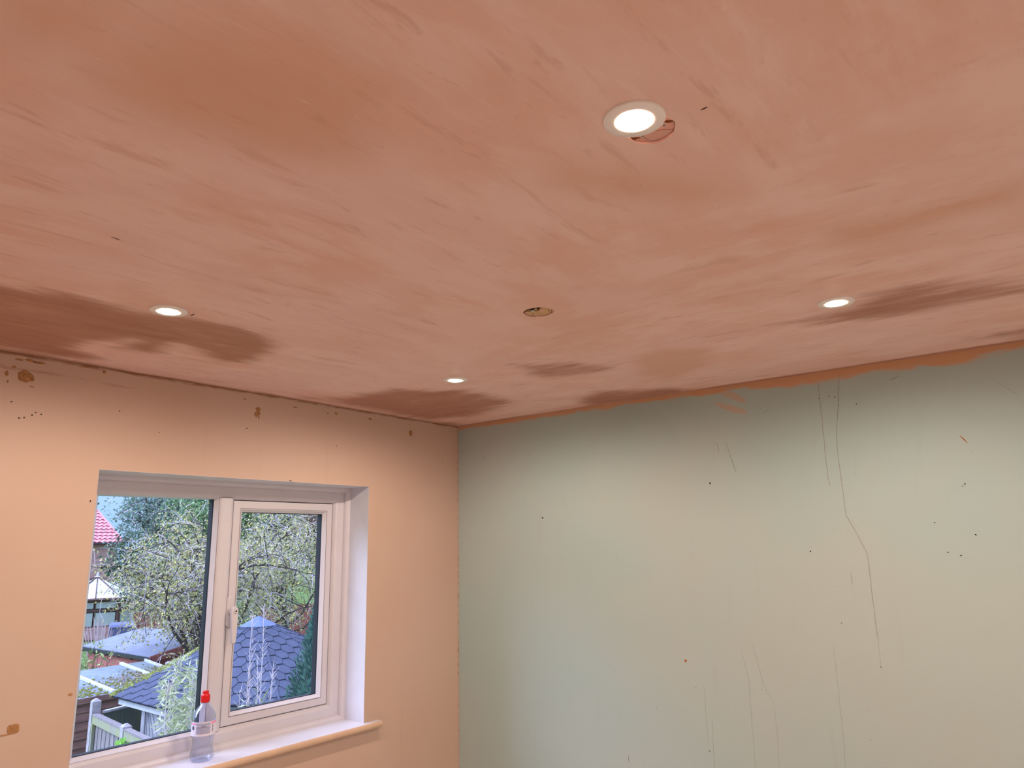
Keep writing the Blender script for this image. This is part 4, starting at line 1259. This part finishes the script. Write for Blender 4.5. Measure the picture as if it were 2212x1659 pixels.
# ---- far red fence with pale posts
ra = at(285, 1335, 29.5); rb = at(690, 1300, 29.5)
dv = (rb-ra)[:2]; LL = np.linalg.norm(dv); dv /= LL; nv = np.array([dv[1], -dv[0]])
rf = empty('red_panel_fence', (ra[0], ra[1], G)); tag(rf, 'far dull red panel fence with pale posts behind the tree', 'fence')
npn = max(3, int(LL/1.25)); wv_ = LL/npn; rzt = -0.28-G
for k in range(npn):
    s0, s1 = k*wv_+.05, (k+1)*wv_-.05
    for q in range(8):
        u0, u1 = s0+(s1-s0)*q/8, s0+(s1-s0)*(q+1)/8-.008
        pts = [(dv[0]*s+nv[0]*t_, dv[1]*s+nv[1]*t_, z) for z in (0, rzt) for (s, t_) in ((u0, 0), (u1, 0), (u1, .02), (u0, .02))]
        MB().hexa(pts).build('board', M['red_fence'], rf)
    pts = [(dv[0]*s+nv[0]*t_, dv[1]*s+nv[1]*t_, z) for z in (0, rzt+.05) for (s, t_) in ((k*wv_-.05, -.03), (k*wv_+.05, -.03), (k*wv_+.05, .08), (k*wv_-.05, .08))]
    MB().hexa(pts).build('post', M['concrete'], rf)

# ---- blue bin beyond the red shed
M['bin'] = plain('blue_grey_bin', srgb(92, 98, 142), 0.5, 0.4, 0.06, 5)
bpnt = at(263, 1365, 23.0)
bn = empty('wheelie_bin', (bpnt[0], bpnt[1], G)); tag(bn, 'blue grey wheelie bin beyond the red shed', 'bin'); bn.rotation_euler = (0, 0, -0.45)
bz = at(263, 1347, 23.0)[2]-G
MB().hexa([(-.22, -.25, .06), (.22, -.25, .06), (.22, .25, .06), (-.22, .25, .06), (-.30, -.33, bz-.06), (.30, -.33, bz-.06), (.30, .33, bz-.06), (-.30, .33, bz-.06)]).build('body', M['bin'], bn)
MB().hexa([(-.32, -.36, bz-.06), (.32, -.36, bz-.06), (.32, .35, bz-.06), (-.32, .35, bz-.06), (-.28, -.30, bz), (.28, -.30, bz), (.28, .35, bz+.02), (-.28, .35, bz+.02)]).build('lid', M['bin'], bn)
for s_ in (-1, 1):
    MB().prism([(.10*math.cos(2*PI*k/14), .10*math.sin(2*PI*k/14)) for k in range(14)], (s_*.24-.02, .22, .10), (0, 1, 0), (0, 0, 1), (1, 0, 0), .04).build('wheel', M['gutter'], bn)

# ---- brick house with red tiled roof
def brick_mat():
    t = NT('red_brick')
    br = t.n('ShaderNodeTexBrick')
    mp = t.n('ShaderNodeMapping'); mp.inputs['Rotation'].default_value = (PI/2, 0, 0)
    t.l(t.coords(), mp.inputs[0]); t.l(mp.outputs[0], br.inputs['Vector'])
    br.inputs['Color1'].default_value = srgb(206, 152, 154); br.inputs['Color2'].default_value = srgb(190, 134, 140)
    br.inputs['Mortar'].default_value = srgb(196, 176, 180); br.inputs['Scale'].default_value = 1.0
    br.inputs['Mortar Size'].default_value = 0.012; br.inputs['Brick Width'].default_value = 0.23; br.inputs['Row Height'].default_value = 0.12
    return t.bsdf(br.outputs[0], 0.85, 0.2)
M['brick'] = brick_mat()
M['tile'] = plain('red_roof_tile', srgb(238, 146, 160), 0.7, 0.3, 0.07, 3)
M['brown_frame'] = plain('brown_window_frame', srgb(92, 62, 66), 0.5, 0.4, 0.08, 5)
M['poly_roof'] = plain('white_polycarbonate', srgb(214, 222, 236), 0.4, 0.4, 0.04, 3)
M['far_glass'] = plain('pale_window_glass', srgb(188, 196, 204), 0.15, 0.6, 0.06, 2)
HD = 62.0
hp = at(256, 1172, HD)
haz = math.atan2(hp[0]-CAM[0], hp[1]-CAM[1])
hs = empty('brick_house', (hp[0], hp[1], G)); hs.rotation_euler = (0, 0, -haz)
tag(hs, 'distant brick house with pinkish red tiled roof', 'house')
he = hp[2]-G; rr_ = at(212, 1101, HD)[2]-G
HW, HDp = 10.0, 7.0
MB().box(-HW, 0, 0, HDp, 0, he).build('wall', M['brick'], hs)
e_ov = 0.38
rh = rr_-he+.05
# roof: front slope in courses with rippled lower edges
xr0 = e_ov; xr1 = -1.62        # right end: eave, ridge
ncs = 9
base_y, ridge_y = -0.35, HDp/2
for k in range(ncs+1):
    t0, t1 = k/(ncs+1), min(1.0, (k+1.12)/(ncs+1))
    def P_(t_, x, h_=0.0): return (x, base_y+(ridge_y-base_y)*t_, he-.02+rh*t_+h_)
    xe0 = xr0+(xr1-xr0)*t0; xe1 = xr0+(xr1-xr0)*t1
    xs_ = np.arange(-HW-.4, xe0, 0.055)
    V = []; F = []
    for i, x in enumerate(xs_):
        wv2 = 0.035*math.sin(2*PI*x/0.33)
        V.append(P_(t0, x, 0.085+wv2)); V.append(P_(t0, x, 0.0)); V.append(P_(t1, min(x, xe1), 0.01+wv2*.6))
    n_ = len(xs_)
    for i in range(n_-1):
        F.append((3*i, 3*i+3, 3*i+5, 3*i+2))
    link('tile_course', V, F, M['tile'], hs)
    link('tile_shadow_strip', V, [(3*i+1, 3*i+4, 3*i+3, 3*i) for i in range(n_-1)], M['red_dark'], hs)  # dark strip standing in for the shadow under each tile lip
V = [(xr0, base_y, he), (xr0, HDp-base_y, he), (xr1, ridge_y, he+rh)]
link('hip_slope', V, [(0, 1, 2)], M['tile'], hs)
link('rear_slope', [(xr0, HDp-base_y, he), (-HW-.4, HDp-base_y, he), (-HW-.4, ridge_y, he+rh), (xr1, ridge_y, he+rh)], [(0, 1, 2, 3)], M['tile'], hs)
MB().tube([(-HW-.4, ridge_y, he+rh+.03), (xr1, ridge_y, he+rh+.03)], .12, 8).build('ridge_tile', M['tile'], hs)
MB().tube([(xr1, ridge_y, he+rh+.02), (xr0, base_y, he+.04)], .07, 6).build('hip_tile', M['tile'], hs)
MB().box(-HW-.4, xr0-.05, base_y-.02, base_y+.06, he-.20, he-.03).build('fascia', M['red_dark'], hs)
MB().box(-HW-.4, xr0, base_y-.10, base_y-.02, he-.12, he-.02).build('gutter', M['gutter'], hs)
MB().tube([(-.12, -.1, 0), (-.12, -.1, he-.3), (-.12, -.3, he-.1)], .045, 6).build('downpipe', M['concrete'], hs)
for (wx, wz) in ((-3.25, he-2.25), (-6.6, he-2.25), (-3.2, 0.6)):
    w_ = empty('window', (wx, -.03, wz), parent=hs)
    b = MB(); b.box(0, 1.5, -.03, .05, 0, .07); b.box(0, 1.5, -.03, .05, 1.33, 1.4); b.box(0, .07, -.03, .05, .07, 1.33); b.box(1.43, 1.5, -.03, .05, .07, 1.33); b.box(.72, .78, -.03, .05, .07, 1.33)
    b.build('window_frame', M['white_timber'], w_)
    for x0_ in (.07, .78): MB().box(x0_, x0_+.65, 0, .02, .07, 1.33).build('window_pane', M['far_glass'], w_)

# ---- conservatory with brown frames
CD = 43.0
ca = at(211, 1246, CD); cz_e = at(211, 1287, CD)[2]-G
cs = empty('conservatory', (ca[0], ca[1], G)); cs.rotation_euler = (0, 0, -math.atan2(ca[0]-CAM[0], ca[1]-CAM[1])+PI/8)
tag(cs, 'conservatory with white panelled roof and brown frames beside the brick house', 'conservatory')
cr_ = 2.75; cap_z = ca[2]-G
for k in range(8):
    a0, a1 = 2*PI*k/8, 2*PI*(k+1)/8
    for q in range(2):
        u0, u1 = q/2, (q+1)/2
        e0 = np.array([cr_*math.cos(a0), cr_*math.sin(a0), cz_e]); e1 = np.array([cr_*math.cos(a1), cr_*math.sin(a1), cz_e])
        A_, B_ = e0+(e1-e0)*u0, e0+(e1-e0)*u1
        top = np.array([0, 0, cap_z])
        A2, B2 = top+(A_-top)*.06, top+(B_-top)*.06
        link('roof_panel', [A_, B_, B2, A2, A_-[0, 0, .03], B_-[0, 0, .03], B2-[0, 0, .03], A2-[0, 0, .03]], [(0,1,2,3),(7,6,5,4),(0,4,5,1),(1,5,6,2),(2,6,7,3),(3,7,4,0)], M['poly_roof'], cs)
        MB().tube([A_+[0, 0, .02], A2+[0, 0, .02]], .035 if q == 0 else .028, 5).build('glazing_bar', M['brown_frame'], cs)
    # eave beam, posts, panes
    MB().tube([e0-[0, 0, .06], e1-[0, 0, .06]], .07, 4).build('eave_beam', M['brown_frame'], cs)
    w0 = np.array([2.6*math.cos(a0), 2.6*math.sin(a0), 0]); w1 = np.array([2.6*math.cos(a1), 2.6*math.sin(a1), 0])
    ex = w1-w0; Lw = np.linalg.norm(ex); ex /= Lw; nz = np.array([ex[1], -ex[0], 0])
    MB().prism([(-.06, 0), (.06, 0), (.06, cz_e), (-.06, cz_e)], w0-nz*.05, ex, (0, 0, 1), nz, .1).build('post', M['brown_frame'], cs)
    for (z0_, z1_) in ((0.55, cz_e-.62), (cz_e-.50, cz_e-.16)):
        for q in range(2):
            u0, u1 = .06+(Lw-.12)*q/2, .06+(Lw-.12)*(q+1)/2
            MB().prism([(u0+.05, z0_+.04), (u1-.05, z0_+.04), (u1-.05, z1_-.04), (u0+.05, z1_-.04)], w0, ex, (0, 0, 1), nz, .02).build('window_pane', M['far_glass'], cs)
            MB().prism([(u0, z0_), (u0+.05, z0_), (u0+.05, z1_), (u0, z1_)], w0-nz*.01, ex, (0, 0, 1), nz, .05).build('mullion', M['brown_frame'], cs)
    MB().prism([(0, cz_e-.62), (Lw, cz_e-.62), (Lw, cz_e-.50), (0, cz_e-.50)], w0-nz*.02, ex, (0, 0, 1), nz, .07).build('transom', M['brown_frame'], cs)
    MB().prism([(0, 0), (Lw, 0), (Lw, .55), (0, .55)], w0-nz*.06, ex, (0, 0, 1), nz, .12).build('low_wall', M['brick'], cs)
MB().lathe([(0.10, cap_z-.05), (0.16, cap_z+.0), (0.06, cap_z+.05), (0.05, cap_z+.18), (0.001, cap_z+.24)], 10).build('finial', M['white_timber'], cs)

# ---- trees
def G3(p): return np.array([p[0], p[1], G])
tb = G3(at(424, 1420, 15.7)); tt_ = at(436, 1300, 15.7); tcn = at(486, 1228, 15.9)
tree('crab_apple_tree', 'spreading yellow green apple tree with dark trunk behind the mossy sheds', tb, tt_, 0.15, tcn+np.array([0.1, 0.3, -0.05]), (2.05, 2.1, 1.45), 26, 8, 8, 10, 0.054, 'leaf_apple', 0.10, 0.0055, 0.08, None, droop=0.35)
tb = G3(at(350, 1250, 46)); tree('pale_tree', 'tall airy pale blue green tree right of the red roof', tb, at(350, 1170, 46), 0.22, at(350, 1132, 46), (2.8, 2.8, 3.0), 16, 6, 5, 18, 0.17, 'leaf_pale', 0.05, 0.02, 0.18)
tb = G3(at(405, 1250, 58)); tree('dark_conifer_tree', 'dark green tree at the top of the fixed pane', tb, at(405, 1150, 58), 0.3, at(402, 1110, 58), (2.0, 2.4, 3.6), 18, 7, 6, 18, 0.24, 'leaf_dark', 0.0, 0.02, 0.22)
tb = G3(at(465, 1250, 40)); tree('green_tree', 'bright mid green tree behind the window mullion', tb, at(465, 1160, 40), 0.3, at(468, 1110, 40), (2.3, 2.4, 3.0), 20, 7, 6, 18, 0.20, 'leaf_mid', 0.0, 0.02, 0.2)
tb = G3(at(575, 1260, 50)); tree('dense_tree', 'dense dark green tree at the top of the opening pane', tb, at(575, 1170, 50), 0.3, at(580, 1120, 50), (3.2, 3.2, 3.4), 22, 7, 6, 18, 0.22, 'leaf_dark', 0.0, 0.02, 0.22)
tb = G3(at(715, 1260, 38)); tree('rusty_tree', 'rust tinted tree at the right edge of the opening pane', tb, at(715, 1180, 38), 0.25, at(718, 1135, 38), (1.9, 2.2, 2.2), 16, 7, 6, 18, 0.17, 'leaf_rust', 0.0, 0.02, 0.2)
tb = G3(at(340, 1300, 36)); tree('low_green_tree', 'low green tree between the brick house and the apple tree', tb, at(340, 1260, 36), 0.2, at(345, 1235, 36), (2.2, 2.2, 1.6), 16, 6, 6, 18, 0.16, 'leaf_dark', 0.0, 0.015, 0.2)
tb = G3(at(612, 1300, 24)); tree('apple_tree', 'second twiggy yellow green tree filling the opening pane', tb, at(612, 1290, 24), 0.14, at(620, 1225, 24), (2.2, 2.4, 1.9), 20, 8, 8, 9, 0.072, 'leaf_apple', 0.10, 0.0075, 0.11, droop=0.3)
tb = G3(at(525, 1330, 27.8)); tree('bright_shrub', 'bright green bushy shrub behind the window handle', tb, at(525, 1320, 27.8), 0.08, at(522, 1292, 27.8), (0.9, 1.0, 0.55), 10, 5, 5, 9, 0.09, 'leaf_mid', 0.0, 0.01, 0.10)
tb = G3(at(512, 1400, 20)); tree('round_shrub', 'olive green round shrub left of the summerhouse roof peak', tb, at(512, 1375, 20), 0.06, at(515, 1355, 20), (0.6, 0.7, 0.45), 10, 5, 5, 9, 0.06, 'leaf_shrub', 0.0, 0.01, 0.08)
for (px_, pd_, lab_) in ((90, 92, 'far dark tree left of the brick house'), (420, 100, 'far dark tree on the skyline behind the apple tree'), (600, 92, 'far dark tree on the skyline right of the mullion'), (850, 80, 'far dark tree hidden right of the window')):
    tb = G3(at(px_, 1240, pd_)); tree('skyline_tree', lab_, tb, at(px_, 1180, pd_), 0.3, at(px_, 1165, pd_), (6.5, 4, 4.6), 20, 7, 6, 12, 0.46, 'leaf_dark', 0.0, 0.03, 0.5)

# ---- columnar conifer by the summerhouse
cp = at(700, 1400, 9.0)
cn = empty('columnar_conifer', (cp[0], cp[1], G)); tag(cn, 'blue green columnar conifer at the right edge of the opening pane', 'conifer')
P = []; U = []
ctop = at(700, 1270, 9.0)[2]-G
while len(P) < 13000:
    z = rng.uniform(0.1, ctop); rmax = 0.74*(1-(z/ctop)**1.8)+0.02
    a = rng.uniform(0, 2*PI); r = rmax*math.sqrt(rng.uniform(0.45, 1.0))*(0.85+0.15*math.sin(7*a+z*6))
    P.append((r*math.cos(a), r*math.sin(a), z)); U.append((0.5*math.cos(a), 0.5*math.sin(a), 1.0))
leaves('foliage', P, 0.075, M['leaf_conifer'], cn, 0, 0.32, 'stuff', U)
MB().tube([(0, 0, 0), (0, 0, ctop*.9)], [.05, .01], 6).build('trunk', M['bark'], cn)

# ---- bamboo clumps: pale canes with leaves
def bamboo(label, stems, dist, leafy, lsize, seedlean=0.03):
    r0 = at(stems[len(stems)//2][0], 1450, dist)
    root = empty('bamboo_clump', (r0[0], r0[1], G)); tag(root, label, 'bamboo', 'bamboo canes in front of the summerhouse')
    o = np.array([r0[0], r0[1], G]); L = []; U = []
    for (px_, py_, pb) in stems:
        dd_ = dist+rng.uniform(-.25, .25)
        top = at(px_, py_, dd_)-o; bot_ = at(pb, 1600, dd_)-o; bot_[2] = 0
        n_ = 9
        pts = [bot_+(top-bot_)*(i/n_)+np.array([rng.normal()*.008, rng.normal()*.008, 0]) for i in range(n_+1)]
        b = MB().tube(pts, [.0065*(1-.7*i/n_)+.0015 for i in range(n_+1)], 5)
        h_ = top[2]
        # side shoots at the nodes
        for i in range(70 if leafy else 80):
            t_ = rng.uniform(0.42, 1.0); p = bot_+(top-bot_)*t_
            v = np.array([rng.normal(), rng.normal(), 0]); v /= np.linalg.norm(v); v = v*0.75+np.array([0, 0, 0.9])
            ln = rng.uniform(.05, .15)*(1.15-t_*.5); e = p+v*ln
            b.tube([p, p+v*ln*.5+np.array([0, 0, .004]), e], [.0028, .0022, .0014], 3, False)
            if leafy or t_ < 0.72:
                for _ in range(4 if leafy else 2):
                    L.append(p+v*ln*rng.uniform(.3, 1.1)+rng.normal(size=3)*.02); q = v*0.6+np.array([0, 0, -0.5]); U.append(q)
        b.build('cane', M['cane'], root)
    if L: leaves('foliage', L, lsize, M['leaf_bamboo'], root, 0, 0.14, 'stuff', U)
    return root
bamboo('leafy bamboo clump beside the bottle in the fixed pane', [(386, 1425, 372), (364, 1470, 352), (371, 1460, 362), (413, 1447, 402), (432, 1440, 424), (424, 1475, 414), (404, 1500, 394), (440, 1480, 436), (392, 1520, 384), (416, 1520, 408)], 8.2, True, 0.10)
bamboo('bare pale bamboo canes in front of the shingle roof in the opening pane', [(548, 1325, 528), (572, 1310, 556), (591, 1428, 566), (538, 1440, 520), (560, 1420, 545), (520, 1490, 505)], 8.4, False, 0.11)

# ---- pampas stems and leafy shrub left of the red shed
pp_ = at(214, 1385, 21.0); pam = empty('dry_grass_clump', (pp_[0], pp_[1], G)); tag(pam, 'pale dry grass stems behind the red shed', 'grass clump')
b = MB(); pzt = at(214, 1345, 21.0)[2]-G
for _ in range(70):
    a = rng.uniform(0, 2*PI); s_ = rng.uniform(.05, .55)
    b.tube([(rng.normal()*.12, rng.normal()*.12, 0.0), (s_*.4*math.cos(a), s_*.4*math.sin(a), pzt*.6), (s_*math.cos(a), s_*math.sin(a), pzt*rng.uniform(.8, 1.08))], [.014, .011, .007], 3, False)
tag(b.build('stems', M['cane'], pam), kind='stuff')
sp_ = at(190, 1430, 16.6); shb = empty('leafy_shrub', (sp_[0], sp_[1], G)); tag(shb, 'pale green leafy shrub in front of the red shed wall', 'shrub')
L = []; b = MB(); szt = at(190, 1405, 16.6)[2]-G
for _ in range(26):
    a = rng.uniform(0, 2*PI); s_ = rng.uniform(.1, .62); zt = szt*rng.uniform(.75, 1.05)
    e = np.array([s_*math.cos(a), s_*math.sin(a), zt]); st = np.array([0, 0, .1])
    pts = branch_pts(st, e, 5, .08, .04); b.tube(pts, [.012, .01, .008, .007, .005, .003], 4, False)
    for t_ in np.linspace(.45, 1, 26): L.append(st+(e-st)*t_+rng.normal(size=3)*.05)
b.build('stems', M['bark'], shb)
leaves('foliage', L, 0.13, M['leaf_shrub'], shb, 0.5, 0.30)
